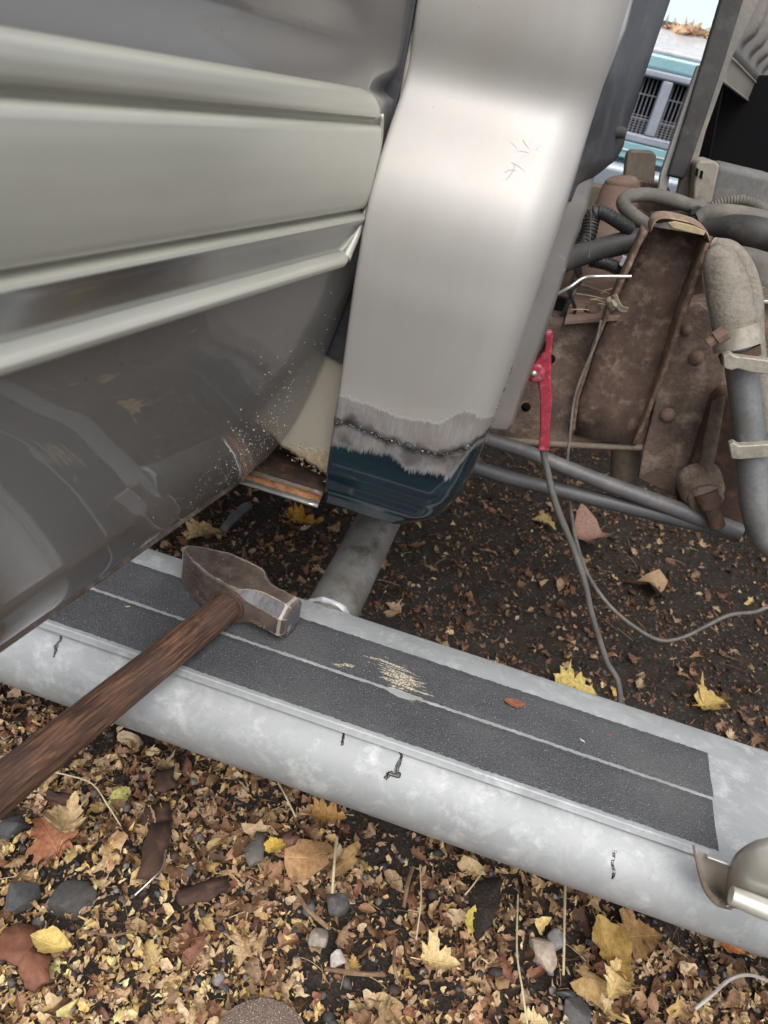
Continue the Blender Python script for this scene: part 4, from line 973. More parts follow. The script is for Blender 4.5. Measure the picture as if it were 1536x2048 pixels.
# U-shaped bed bracket, open side to the viewer
def bracket():
    Y0, Y1 = 1.0, 1.055
    left = [(1150, 868), (1160, 800), (1192, 700), (1234, 600), (1272, 520), (1302, 452)]
    right = [(1270, 888), (1296, 830), (1335, 730), (1364, 640), (1394, 560), (1424, 472)]
    back = []
    # web (back plate)
    L = [P(a, b, y=Y1) for a, b in left]; R_ = [P(a, b, y=Y1) for a, b in right]
    rows = [[L[i].lerp(R_[i], k/6)+Vector((0, -.004*math.sin(math.pi*k/6), 0)) for k in range(7)] for i in range(6)]
    br = grid_obj('bed_bracket', rows, grimy('bracket_rust', (.050, .031, .023), (.145, .095, .070), (.24, .175, .135), scale=22, rough=.85, bump=.5, bd=.002), truck, label='rusty upright channel bracket open towards the step'); br.modifiers.new('s', 'SOLIDIFY').thickness = .005
    # side flanges: thin ragged plates from the web forward
    for side, lst, s in (('l', left, -1), ('r', right, 1)):
        rows = []
        for i in range(len(lst)-1):
            for k in range(6):
                t = k/6; a = lerp(lst[i][0], lst[i+1][0], t); b = lerp(lst[i][1], lst[i+1][1], t)
                h = (i+t)/5; dep = lerp(.012, .060, min(1, h*1.5)); rag = .004*mnoise.noise(Vector((a*.13, b*.13, s)))
                fr = P(a, b, y=Y1+.003-dep)
                rows.append([Vector((fr.x+s*.002*(1-q)+s*.0007*mnoise.noise(Vector((b*.2, q*3, s))), fr.y+dep*q-rag*(1-q), fr.z)) for q in (1, .66, .33, 0)])
        fl = grid_obj('side_flange', rows, grimy('flange_rust', (.12, .07, .045), (.24, .155, .11), (.33, .26, .18), scale=40, rough=.85, bump=.6, bd=.002), br); fl.modifiers.new('s', 'SOLIDIFY').thickness = .0055
    # folded top with a seat pad
    tp = [(1298, 470), (1302, 448), (1312, 437), (1330, 432), (1375, 440), (1405, 452), (1421, 468), (1424, 490)]
    rows = []
    for (a, b) in tp:
        q = P(a, b, y=Y0-.004); rows.append([q, q+Vector((0, .03, .001)), q+Vector((0, .062, .002))])
    fl = grid_obj('folded_top', rows, grimy('top_rust', (.20, .125, .09), (.32, .22, .16), (.40, .31, .2), scale=40, rough=.85, bump=.6), br); fl.modifiers.new('s', 'SOLIDIFY').thickness = .004; s = fl.modifiers.new('sub', 'SUBSURF'); s.levels = 1; s.render_levels = 2
    pad = prism('seat_washer', PY([(1335, 446), (1350, 442), (1390, 452), (1412, 462), (1408, 472), (1380, 466), (1345, 457)], .997), (0, .04, .002), grimy('pale_scale', (.34, .26, .15), (.50, .40, .25), scale=60, rough=.8), br, bevel=.0015)
bracket()
# lower right: spring hanger with bolt
hang = prism('spring_hanger', PY([(1352, 985), (1372, 968), (1400, 880), (1425, 800), (1448, 775), (1470, 790), (1500, 900), (1540, 1000), (1545, 1075), (1470, 1062), (1420, 1066), (1378, 1048), (1358, 1020)], 1.005), (0, .035, 0), rust_dark, truck, bevel=.012, segs=4, label='dark rusty spring hanger below the filler pipe')
strip_pts = [((1428, 800), (1452, 790)), ((1412, 870), (1438, 880)), ((1398, 940), (1424, 950)), ((1385, 1000), (1402, 995))]
rows = [[P(a[0], a[1], y=.998), P((a[0]+b[0])/2, (a[1]+b[1])/2, y=.992), P(b[0], b[1], y=.98)] for a, b in strip_pts]
grid_obj('hanger_rib', rows, grimy('rib_rust', (.12, .085, .065), (.24, .19, .15), scale=50, rough=.8, bump=.6), hang).modifiers.new('s', 'SOLIDIFY').thickness = .004
for (a, b, r_, y0) in ((1405, 985, 42, .985), (1412, 1000, 34, .975)):
    q = P(a, b, y=y0); R0 = r_*depth(q)/FPX; v, f = lathe_geo(q, (.25, -.9, -.35), [(-.03, R0*1.05), (0, R0), (.006, R0*.85), (.007, .001)], 28); obj('bushing', v, f, rust, hang, auto=40)
q = P(1418, 1005, y=.965); q2 = P(1436, 1056, y=.955); dv = (q2-q); 
v, f = lathe_geo(q-dv*.4, dv, [(0, .017), (dv.length*.6, .015), (dv.length*.62, .0115), (dv.length*1.35, .0110), (dv.length*1.4, .009)], 14); obj('bolt', v, f, rust_dark, hang, auto=40)

# hoses and pipes
tube('filler_hose', T((1436, 500, .98, 50), (1442, 530, .97, 68), (1455, 580, .96, 82), (1468, 640, .95, 84), (1474, 672, .945, 78)), tan_rubber, truck, seg=28, wob=.02, label='thick dust caked filler hose')
cl = T((1469, 655, .945, 90), (1476, 695, .94, 90)); tube('hose_clamp', cl, strap_m, truck, seg=28)
q = P(1440, 668, y=.905); v, f = lathe_geo(P(1452, 664, y=.90), P(1428, 680, y=.90)-P(1452, 664, y=.90), [(0, .009), (.012, .009), (.013, .006), (.022, .006), (.023, .0045)], 8); obj('clamp_bolt', v, f, rust_red, truck, smooth=False)
tube('hose_clamp', T((1478, 700, .94, 78), (1482, 718, .938, 74)), rust_dark, truck, seg=28)
tube('filler_pipe', T((1476, 680, .94, 60), (1483, 740, .937, 60), (1497, 850, .93, 60), (1505, 930, .925, 60), (1512, 1000, .92, 62), (1530, 1062, .915, 64), (1575, 1110, .91, 64))+[(.60, .95, .40, .0235), (.85, 1.15, .42, .0235), (1.0, 1.3, .5, .0235)], grey_pipe, truck, seg=28, label='grey steel filler pipe bending to the right')
for ex in ([(1446, 712), (1460, 706), (1470, 712), (1545, 722), (1545, 752), (1500, 745), (1475, 738), (1462, 742), (1447, 736)], [(1458, 890), (1468, 885), (1478, 892), (1545, 888), (1545, 915), (1478, 920), (1463, 918)]):
    prism('pipe_strap', PY(ex, .900), (0, .014, 0), strap_m, truck, bevel=.002)
tube('breather_hose', T((1425, 490, 1.0, 30), (1462, 500, .99, 34), (1490, 540, .98, 38), (1506, 600, .97, 38), (1510, 680, .96, 36), (1522, 760, .955, 34), (1536, 860, .95, 34), (1548, 960, .95, 34)), tan_rubber, truck, seg=20, label='thin dusty hose beside the filler pipe')
tube('fuel_hose', T((1050, 560, 1.02, 44), (1110, 530, 1.02, 44), (1160, 510, 1.06, 45), (1240, 488, 1.10, 44), (1340, 466, 1.11, 44), (1420, 456, 1.10, 52), (1500, 462, 1.06, 58), (1560, 478, 1.05, 58)), dark_rubber, truck, seg=24, label='thick dark hose passing behind the bracket top')
tube('fuel_hose', T((1395, 440, 1.10, 30), (1420, 430, 1.10, 40), (1470, 434, 1.09, 46), (1560, 455, 1.08, 50)), dusty_rubber, truck, seg=20, label='dusty hose above the thick dark hose')
tube('vapour_hose', T((1330, 480, 1.16, 26), (1290, 448, 1.15, 27), (1258, 424, 1.14, 27), (1246, 404, 1.14, 27), (1262, 392, 1.15, 27), (1300, 390, 1.17, 27), (1345, 400, 1.18, 28), (1400, 418, 1.18, 26), (1440, 425, 1.18, 24)), dusty_rubber, truck, seg=18, n=10, label='dusty grey hose bent in a tight loop')
tube('ribbed_conduit', T((1160, 500, 1.07, 30), (1176, 470, 1.08, 34), (1184, 436, 1.09, 34), (1198, 424, 1.09, 30), (1225, 436, 1.09, 28), (1262, 460, 1.10, 27)), black_plastic, truck, corr=.0045, seg=18, label='black ribbed conduit turning over beside the cab')
tube('ribbed_conduit', T((1180, 520, 1.08, 28), (1220, 530, 1.08, 27), (1262, 552, 1.08, 27)), black_plastic, truck, corr=.004, seg=16, label='short black ribbed conduit under the thick hose')
tube('ribbed_conduit', T((1400, 420, 1.2, 18), (1460, 402, 1.2, 22), (1505, 406, 1.2, 22), (1560, 440, 1.2, 22)), dusty_rubber, truck, corr=.004, seg=14, label='dusty ribbed conduit arching to the right')
tube('ribbed_conduit', T((1300, 430, 1.2, 14), (1380, 428, 1.2, 14), (1440, 428, 1.2, 14), (1500, 430, 1.2, 14)), dusty_rubber, truck, corr=.003, seg=12, label='thin ribbed conduit behind the looped hose')
v, f = prism_geo(PY([(1238, 530), (1246, 514), (1258, 518), (1250, 538)], 1.055), (0, .02, 0)); obj('cable_tie', v, f, M('white_nylon').set(color=(.6, .62, .66), rough=.5).m, truck, bevel=.001)
v, f = prism_geo(PY([(1382, 418), (1400, 412), (1415, 420), (1398, 426), (1380, 432)], 1.16), (0, .02, 0)); obj('hose_clip', v, f, black_plastic, truck, bevel=.001)
tube('brake_line', T((1108, 592, .98, 7), (1140, 574, .98, 7), (1168, 556, .99, 7), (1200, 553, .99, 7), (1262, 553, 1.0, 7)), bright_steel, truck, seg=12, label='thin bright steel brake line')
tube('fuel_line', T((800, 800, .99, 27), (930, 862, .99, 28), (975, 878, .99, 28), (1050, 902, .99, 28), (1200, 962, .985, 31), (1375, 1026, .98, 34), (1480, 1065, .98, 36)), grimy('grey_line', (.085, .085, .088), (.125, .125, .13), (.15, .14, .13), rough=.5), truck, seg=20, label='upper of two grey pipes crossing under the frame')
tube('fuel_line', T((760, 850, 1.0, 27), (900, 914, 1.0, 28), (1000, 950, 1.0, 29), (1150, 988, .99, 30), (1365, 1040, .985, 30), (1480, 1070, .98, 30)), grimy('grey_line_dark', (.06, .061, .064), (.09, .09, .095), (.12, .11, .1), rough=.5), truck, seg=20, label='lower of two grey pipes crossing under the frame')
tube('axle_vent_wire', T((1183, 402, .98, 2.5), (1180, 470, .98, 2.5), (1178, 515, .98, 2.5)), dusty_rubber, truck, seg=8)
# shock absorber / torsion end, tan block
tube('shock_absorber', T((1180, 600, 1.28, 96), (1215, 480, 1.30, 92), (1240, 385, 1.32, 76), (1245, 362, 1.32, 66), (1246, 352, 1.32, 30)), rust_red, truck, seg=30, label='dusty red brown cylinder standing behind the hoses')
prism('bump_stop', PY([(1238, 440), (1254, 308), (1262, 300), (1305, 303), (1313, 310), (1306, 400), (1300, 440)], 1.42), (0, .06, 0), tan_metal, truck, bevel=.008, segs=3, label='tan upright block in front of the teal car')
prism('crossmember', PY([(1262, 357), (1335, 370), (1345, 390), (1360, 470), (1270, 470)], 1.38), (0, .04, 0), rust, truck, bevel=.003)
prism('crossmember', PY([(1150, 365), (1215, 372), (1215, 470), (1150, 470)], 1.5), (0, .05, 0), tan_metal, truck, bevel=.005, label='dusty tan crossmember')
g = G()
for pts, y in (([(1230, 370), (1340, 380), (1390, 470), (1420, 640), (1120, 640), (1160, 520), (1200, 470)], 1.45),): v, f = prism_geo(PY(pts, y), (0, .02, 0)); g.add(v, f)
g.build('inner_rail_web', rust_red, truck, bevel=.004)
mp = prism('mount_plate', [P(1130, 640, y=1.045), P(1240, 632, y=1.045), P(1246, 560, y=1.16), P(1150, 562, y=1.16)], (0, 0, -.008), rust_red, truck, bevel=.002, label='dusty red mount plate with one bolt head')
q = P(1186, 622, y=1.07); v, f = lathe_geo(q+Vector((0, 0, -.002)), (0, -.1, 1), [(0, .0125), (.006, .012), (.0105, .007), (.0115, .0001)], 18); obj('bolt_head', v, f, rust, mp)
# dry pine needles caught on the plate
r_ = random.Random(21)
for k in range(16):
    a, b = r_.uniform(1150, 1235), r_.uniform(572, 625); an = r_.uniform(-.6, 1.2); L_ = r_.uniform(10, 34); q = P(a, b, z=.752)
    e = Vector((math.cos(an), math.sin(an)*.6, r_.uniform(-.1, .3)))*L_*.0008; q.z = .676+r_.uniform(.002, .008) if False else P(a, b, y=1.045+.115*(632-b)/72).z+.003
    q = P(a, b, y=1.045+.115*(632-b)/72)+Vector((0, -.004, .003)); 
    tag(tube('pine_needle', [tuple(q-e)+(.0007,), tuple(q+Vector((0, 0, .001)))+(.0008,), tuple(q+e)+(.0006,)], straw_m if k % 3 else twig_m, None, seg=5, n=3), 'dry needle caught on the rusty mount plate beside the bracket', 'pine needle', 'needles on the mount plate')
for lst in ([(1150, 560, 1.05, 8), (1142, 590, 1.05, 9), (1150, 620, 1.06, 8), (1140, 650, 1.08, 8)], [(1120, 640, 1.08, 9), (1140, 600, 1.08, 9), (1160, 560, 1.10, 8), (1158, 520, 1.12, 8)], [(1168, 470, 1.07, 7), (1160, 500, 1.06, 7), (1150, 530, 1.05, 7), (1160, 560, 1.06, 7)]):
    tube('wire_loom', T(*lst), black_plastic, truck, seg=8, wob=.3, label='thin black wiring behind the sheet edge')
for k, lst in enumerate(([(1216, 596, .995, 12), (1222, 612, .99, 16), (1230, 606, .985, 14)], [(1228, 590, .99, 10), (1240, 615, .99, 12), (1255, 620, .99, 10)])):
    tube('wire_clip', T(*lst), tan_metal, truck, seg=8, wob=.8)
prism('crossmember', PY([(1205, 395), (1225, 392), (1300, 430), (1330, 470), (1240, 470)], 1.36), (0, .03, 0), rust_red, truck, bevel=.004)
# charcoal canister
can = prism('canister', [P(1432, 322, y=1.24), P(1560, 352, y=1.24), P(1560, 455, y=1.24), P(1405, 440, y=1.24)], (.01, .12, 0), grey_dusty, truck, bevel=.012, segs=4, label='dusty grey canister with a slotted end')
prism('canister_end', PY([(1385, 412), (1391, 330), (1400, 321), (1430, 322), (1440, 330), (1418, 432), (1384, 426)], 1.225), (0, .13, 0), grimy('dusty_end', (.24, .215, .17), (.32, .29, .235), (.16, .145, .12), scale=20), can, bevel=.008, segs=3)
for a in (1392, 1401):
    prism('slot', PY([(a-2, 350+(a-1392)*.5), (a+1, 336+(a-1392)*.5), (a+6, 338+(a-1392)*.5), (a+3, 354+(a-1392)*.5)], 1.2235), (0, .004, 0), void_m, can, bevel=.0005)
tank = prism('fuel_tank', PY([(1425, 490), (1480, 484), (1560, 498), (1560, 600), (1440, 600)], 1.2), (0, .35, 0), dusty_rubber, truck, bevel=.03, segs=5, label='dusty grey fuel tank behind the filler hose')
prism('tank_strap', PY([(1505, 600), (1560, 602), (1560, 609), (1505, 607)], 1.05), (0, .1, 0), bright_steel, truck, bevel=.001)
# void filler above the frame on the right: black liner and bed
shade_sheet = prism('void_shade_sheet', PY([(1425, 150), (1620, 150), (1620, 470), (1380, 440)], 1.62), (0, .03, 0), void_m, truck, bevel=.004)  # black sheets put in for the deep shade under the bed
prism('void_shade_sheet', [P(1425, 150, y=1.62), P(1380, 440, y=1.62), P(1392, 440, y=1.36), P(1445, 160, y=1.36)], (.004, 0, 0), void_m, truck, bevel=.002)
# bed front: corner post and ribbed wall
def bed():
    A0 = P(1463, 111, y=1.30)          # lower front corner of the ribbed wall
    dirv = Vector((math.sin(math.radians(17.4)), math.cos(math.radians(17.4)), 0)); nrm = Vector((-dirv.y, dirv.x, 0)); nrm = nrm if nrm.x < 0 else -nrm
    zlo = A0.z; g = G()
    wallm = grimy('dusty_bed_paint', (.215, .205, .19), (.26, .25, .235), (.30, .275, .235), scale=7, rough=.55, bump=.12)
    L = 1.6; H = .55; N = 330; rows = []
    ribp = .105
    for i in range(N+1):
        s = .012+.0026*i if i <= 270 else .714+(i-270)*.0148
        row = []
        for z in [0, .012, .016]+list(np.linspace(.020, .035, 6))+list(np.linspace(.05, H, 10)):
            ph = (s/ribp) % 1.0; inrib = math.exp(-((ph-.5)/.2)**6); up_ = max(0, min(1, (z-.018)/.022))
            row.append(A0+dirv*s+Vector((0, 0, z))+nrm*(-.016*inrib*up_))
        rows.append(row)
    rows.sort(key=lambda r_: (r_[0]-A0).dot(dirv))
    b = grid_obj('bed_front', rows, wallm, truck, auto=40, label='grey ribbed front wall of the truck bed'); b.modifiers.new('s', 'SOLIDIFY').thickness = .002
    # sill flange under the ribs
    rows = [[A0+dirv*s+nrm*o+Vector((0, 0, z)) for o, z in ((.000, 0), (.004, -.003), (.004, -.030), (.001, -.033))] for s in np.linspace(-.0, 1.6, 30)]
    grid_obj('sill_flange', rows, grimy('tan_grey_paint', (.22, .20, .17), (.28, .255, .215), scale=8, rough=.6), b, auto=25).modifiers.new('s', 'SOLIDIFY').thickness = .003
    # posts
    prism('corner_post', PY([(1480, -120), (1590, -120), (1528, -10), (1466, 111), (1443, 175), (1412, 262), (1388, 352), (1392, 420), (1350, 400), (1360, 350), (1425, 130)], 1.285), (.0, .012, 0), grimy('post_paint', (.19, .18, .165), (.25, .235, .21), (.3, .26, .2), scale=8, rough=.6), b, bevel=.003)
    prism('post_seal', PY([(1462, -80), (1510, -80), (1487, 0), (1447, 130), (1411, 240), (1373, 350), (1366, 360), (1334, 352), (1336, 345), (1370, 235), (1405, 120), (1440, 0)], 1.265), (0, .018, 0), dark_rubber, b, bevel=.004, segs=3)
    prism('post_edge', PY([(1395, 130), (1408, 130), (1340, 352), (1330, 400), (1312, 400), (1322, 345)], 1.275), (0, .02, 0), grimy('post_edge_paint', (.30, .29, .27), (.36, .35, .33), scale=8, rough=.5), b, bevel=.002)
    # bed floor and far side give it depth
    v, f = box_geo((1.45, 2.2, 1.02), (1.9, 1.6, .03)); obj('bed_floor', v, f, wallm, b)
    for y in (2.3,):
        v, f = lathe_geo((1.15, y-.12, .36), (0, 1, 0), [(0, .2), (.01, .33), (.03, .36), (.2, .36), (.23, .33), (.24, .2)], 36); obj('rear_wheel', v, f, black_plastic, truck, auto=35)
bed()

# ============================================================ CLAMP AND CABLES
def clamp():
    Yc = .93
    root = empty('earth_clamp', P(1085, 800, y=Yc), 'red handled clamp gripping the sheet edge behind the cab corner', 'clamp')
    body = [(1066, 738), (1070, 724), (1088, 705), (1090, 690), (1089, 668), (1094, 662), (1104, 664), (1106, 676), (1102, 712), (1102, 760), (1104, 800), (1100, 850), (1098, 904), (1076, 902), (1080, 860), (1080, 800), (1076, 768), (1064, 762)]
    prism('handle', PY(body, Yc), (.0, .014, .0), red_m, root, bevel=.004, segs=3)
    prism('jaw', PY([(1066, 742), (1050, 740), (1040, 700), (1058, 690), (1080, 708), (1092, 676), (1098, 672), (1098, 700), (1080, 730)], Yc+.016), (0, .012, 0), grimy('dark_jaw', (.05, .03, .03), (.14, .05, .05), rough=.6), root, bevel=.002)
    q = P(1068, 748, y=Yc-.004); v, f = lathe_geo(q+Vector((0, .004, 0)), (-.2, -1, .1), [(0, .0055), (.004, .005), (.007, .003), (.0078, .0001)], 16); obj('rivet', v, f, bright_steel, root)
    v, f = lathe_geo(P(1072, 746, y=Yc-.001), (0, -1, 0), [(0, .013), (.003, .0125), (.0035, .008)], 20); obj('pivot_boss', v, f, red_m, root)
    c = T((1086, 895, Yc+.008, 15), (1092, 930, Yc+.008, 14), (1112, 1010, Yc, 14), (1144, 1090, Yc-.005, 14), (1168, 1160, Yc-.02, 13), (1184, 1230, Yc-.03, 12), (1212, 1320, Yc-.04, 12), (1240, 1390, Yc-.06, 12))
    c += [(.36, .80, .05, .0048), (.45, .78, .012, .0048), (.8, .8, .012, .0048), (1.5, .9, .012, .0048)]
    tube('cable', c, cable_m, root, seg=12)
    w_ = T((1202, 640, 1.0, 5), (1190, 690, 1.0, 6), (1166, 745, 1.0, 6), (1148, 800, 1.0, 6), (1140, 870, 1.0, 6), (1134, 940, 1.0, 6.5), (1142, 1020, 1.0, 7), (1152, 1080, 1.0, 8), (1176, 1150, 1.0, 8), (1218, 1210, 1.0, 8), (1268, 1253, 1.0, 8), (1318, 1280, 1.0, 8.5), (1365, 1275, 1.01, 8), (1420, 1248, 1.03, 8), (1460, 1230, 1.05, 8), (1510, 1224, 1.07, 8), (1570, 1212, 1.09, 8))+[(.75, 1.15, .33, .003), (.95, 1.12, .45, .003), (1.1, 1.12, .56, .003)]
    tag(tube('loose_wire', w_, wire_m, None, seg=10), 'thin grey wire drooping in a loop from the rusty bracket', 'wire')
clamp()

# ============================================================ HAMMER
def hammer():
    A = Vector((.975, -.22, 0)).normalized(); B = Vector((.22, .975, 0)).normalized(); Z = Vector((0, 0, 1))
    C0 = Vector((-.218, .610, .387))
    root = empty('sledge_hammer', (C0.x, C0.y, .3618), 'rusty cross peen sledge hammer with wooden handle resting on the step', 'hammer')
    root.rotation_euler = (0, 0, math.atan2(A.y, A.x))
    R3 = Matrix((A, B, Z)).transposed()
    secs = [(-.0835, .0012, .0195, .0004, .002), (-.080, .0045, .0225, .001, .0015), (-.070, .0105, .0240, .001, .0005), (-.055, .0175, .0248, .0012, 0), (-.036, .0238, .0252, .0015, 0), (-.018, .0262, .0254, .0018, 0), (.000, .0268, .0254, .0018, 0), (.012, .0262, .0252, .002, 0), (.0165, .0252, .0251, .0040, 0), (.018, .0248, .0251, .0060, 0), (.021, .0240, .0250, .0082, 0), (.027, .0226, .0248, .0108, 0), (.034, .0215, .0246, .0124, 0), (.045, .0213, .0245, .0130, 0), (.060, .0214, .0246, .0128, 0), (.0665, .0214, .0246, .0125, 0), (.068, .0208, .0240, .0120, 0), (.0715, .0180, .0215, .0105, 0), (.0725, .0165, .0200, .0095, 0), (.0728, .0120, .0150, .006, 0)]
    v, f = [], []; n = 24
    def ring(a, w_, h, c, dz):
        pts = [(w_, h-c), (w_-c, h), (-(w_-c), h), (-w_, h-c), (-w_, -(h-c)), (-(w_-c), -h), (w_-c, -h), (w_, -(h-c))]
        out = []
        for i in range(8):
            p0, p1 = pts[i], pts[(i+1) % 8]
            for k in (0, .14, .86): out.append((a, lerp(p0[0], p1[0], k), lerp(p0[1], p1[1], k)+dz))
        return out
    fine = []
    for s0, s1 in zip(secs, secs[1:]):
        m_ = 3
        for k in range(m_): fine.append(tuple(lerp(x, y, k/m_) for x, y in zip(s0, s1)))
    fine.append(secs[-1])
    for s in fine: v += [Vector(q)+Vector((mnoise.noise(Vector(q)*70), mnoise.noise(Vector(q)*70+Vector((9, 0, 0))), mnoise.noise(Vector(q)*70+Vector((0, 9, 0)))))*.0006 for q in ring(*s)]
    for i in range(len(fine)-1):
        for k in range(n): f.append((i*n+k, i*n+(k+1) % n, (i+1)*n+(k+1) % n, (i+1)*n+k))
    f.append(tuple(range(n))); f.append(tuple((len(fine)-1)*n+k for k in range(n)))
    def loc(name, v, f, mat, **kw):
        me = bpy.data.meshes.new(name); me.from_pydata([tuple(x) for x in v], [], f); bm = bmesh.new(); bm.from_mesh(me); bmesh.ops.recalc_face_normals(bm, faces=bm.faces); bm.to_mesh(me); bm.free()
        me.materials.append(mat); o = bpy.data.objects.new(name, me); COL.objects.link(o); o.parent = root; o.location = (0, 0, C0.z-root.location.z)
        for p_ in me.polygons: p_.use_smooth = True
        if kw.get('auto'): me.set_sharp_from_angle(angle=math.radians(kw['auto']))
        return o
    ed, fa = [], []
    for s_ in fine:
        for i in range(8):
            for k in (0, 1, 2):
                e = 1.0 if k == 0 else 0.0
                if i in (3, 4, 5, 6) and s_[0] < .06: e *= .4
                if s_[0] > .0660 and s_[0] < .0695: e = 1.0
                if s_[0] < -.078: e = 1.0
                ed.append(e); fa.append(1.0 if (i % 2 == 0 and k > 0 and False) or (i % 2 == 0 and False) else (1.0 if (i % 2 == 0) and s_[3] > .004 and k > 0 and s_[0] < .066 else (1.0 if s_[0] > .0725 else 0.0)))
    hd = loc('hammer_head', v, f, head_m)
    for nm, arr in (('edge', ed), ('facet', fa)): at_ = hd.data.attributes.new(nm, 'FLOAT', 'POINT'); at_.data.foreach_set('value', arr)
    hd.data.set_sharp_from_angle(angle=math.radians(26)); print('HEAD', [round(x, 3) for x in hd.dimensions])
    # stamped letters on the near side
    cu = bpy.data.curves.new('stamp', 'FONT'); cu.body = 'FHIG F'; cu.size = .0085; cu.extrude = .0003; to = bpy.data.objects.new('stamp', cu); COL.objects.link(to)
    dg = bpy.context.evaluated_depsgraph_get(); me = bpy.data.meshes.new_from_object(to.evaluated_get(dg)); bpy.data.objects.remove(to)
    me.materials.append(grimy('stamp_edge', (.33, .25, .19), (.45, .37, .30), scale=200, rough=.4, metal=.5)); st = bpy.data.objects.new('stamped_letters', me); COL.objects.link(st); st.parent = hd
    st.location = (.028, -.0212, -.0125); st.rotation_euler = (math.radians(90), 0, 0)
    # handle: oval, slightly swelling, along -B
    hv, hf = [], []; N = 70; n = 28
    for i in range(N+1):
        t = i/N; y = .012-.47*t; r = interp(t, [(0, .0155), (.05, .0168), (.10, .0182), (.2, .0186), (.5, .0190), (.8, .0205), (.97, .0215), (1, .0185)])
        for k in range(n):
            a = 2*math.pi*k/n; c, s = math.cos(a), math.sin(a); e = 1+.02*mnoise.noise(Vector((c, s, y*14)))
            hv.append(Vector((.004-.010*t*0+c*r*.90*e, y-.014, s*r*1.04*e-.002+.0015*math.sin(t*3))))
    for i in range(N):
        for k in range(n): hf.append((i*n+k, i*n+(k+1) % n, (i+1)*n+(k+1) % n, (i+1)*n+k))
    hf.append(tuple(range(n))); hf.append(tuple(N*n+k for k in range(n)))
    loc('hammer_handle', hv, hf, wood_m, auto=60)
    v, f = lathe_geo((.004, -.0275, -.001), (0, -1, 0), [(-.004, .0195), (.0006, .0198), (.0012, .0184), (.0008, .015)], 28); loc('eye_collar', v, f, rust_dark)
hammer()

# ============================================================ LOOSE TRIM END ON THE STEP
def trim():
    Yt = .455
    root = empty('trim_panel', P(1470, 1760, y=Yt), 'curved champagne grey trim end leaning on the right of the step', 'trim panel')
    dome = paint('trim_grey_paint', (.30, .285, .25), rough=.35, metal=.5, coat=.6, dirtamt=.4)
    # dome: rows from outline inward
    edge = [(1452, 1812), (1450, 1790), (1452, 1765), (1456, 1740), (1464, 1718), (1476, 1702), (1492, 1690), (1512, 1681), (1536, 1677), (1600, 1672), (1680, 1670)]
    rows = []
    base = [(1452, 1812), (1462, 1815), (1475, 1818), (1490, 1822), (1505, 1826), (1520, 1830), (1536, 1834), (1560, 1840), (1590, 1848), (1640, 1860), (1700, 1875)]
    for (a, b), (c, d) in zip(edge, base):
        row = []
        for k in range(9):
            t = k/8; q = P(lerp(a, c, t), lerp(b, d, t), y=Yt-.022*math.sin(math.pi*min(1, t*1.15+.0)/2)-.0); row.append(q)
        rows.append(row)
    o = grid_obj('panel', rows, dome, root); o.modifiers.new('s', 'SOLIDIFY').thickness = .003
    rid = T((1462, 1790, Yt-.028, 36), (1500, 1806, Yt-.03, 40), (1540, 1822, Yt-.032, 42), (1620, 1852, Yt-.034, 44), (1700, 1880, Yt-.034, 46))
    tube('ridge', rid, clad_m, root, seg=20)
    fl = [((1388, 1694), (1460, 1727)), ((1392, 1712), (1456, 1745)), ((1398, 1735), (1452, 1765)), ((1408, 1762), (1450, 1782)), ((1420, 1785), (1450, 1800)), ((1438, 1803), (1455, 1812))]
    rows = [[P(a[0], a[1], y=Yt-.002), P(lerp(a[0], b[0], .3), lerp(a[1], b[1], .3), y=Yt+.010), P(lerp(a[0], b[0], .65), lerp(a[1], b[1], .65), y=Yt+.012), P(b[0]+4, b[1], y=Yt)] for a, b in fl]
    o = grid_obj('flange', rows, paint('flange_paint', (.36, .32, .27), rough=.45, metal=.35, coat=.4, dirtamt=.5), root); o.modifiers.new('s', 'SOLIDIFY').thickness = .0015; s = o.modifiers.new('sub', 'SUBSURF'); s.levels = 1; s.render_levels = 2
    tube('flange_edge', T((1387, 1692, Yt-.003, 5), (1393, 1720, Yt-.003, 6), (1401, 1750, Yt-.003, 9), (1415, 1782, Yt-.004, 14), (1436, 1803, Yt-.006, 18), (1462, 1812, Yt-.012, 16)), grimy('brown_edge', (.17, .13, .10), (.28, .22, .17), scale=60, rough=.5), root, seg=12)
    prism('lip', PY([(1414, 1714), (1458, 1730), (1458, 1738), (1416, 1721)], Yt-.0), (0, .004, 0), bright_steel, root, bevel=.001)
trim()

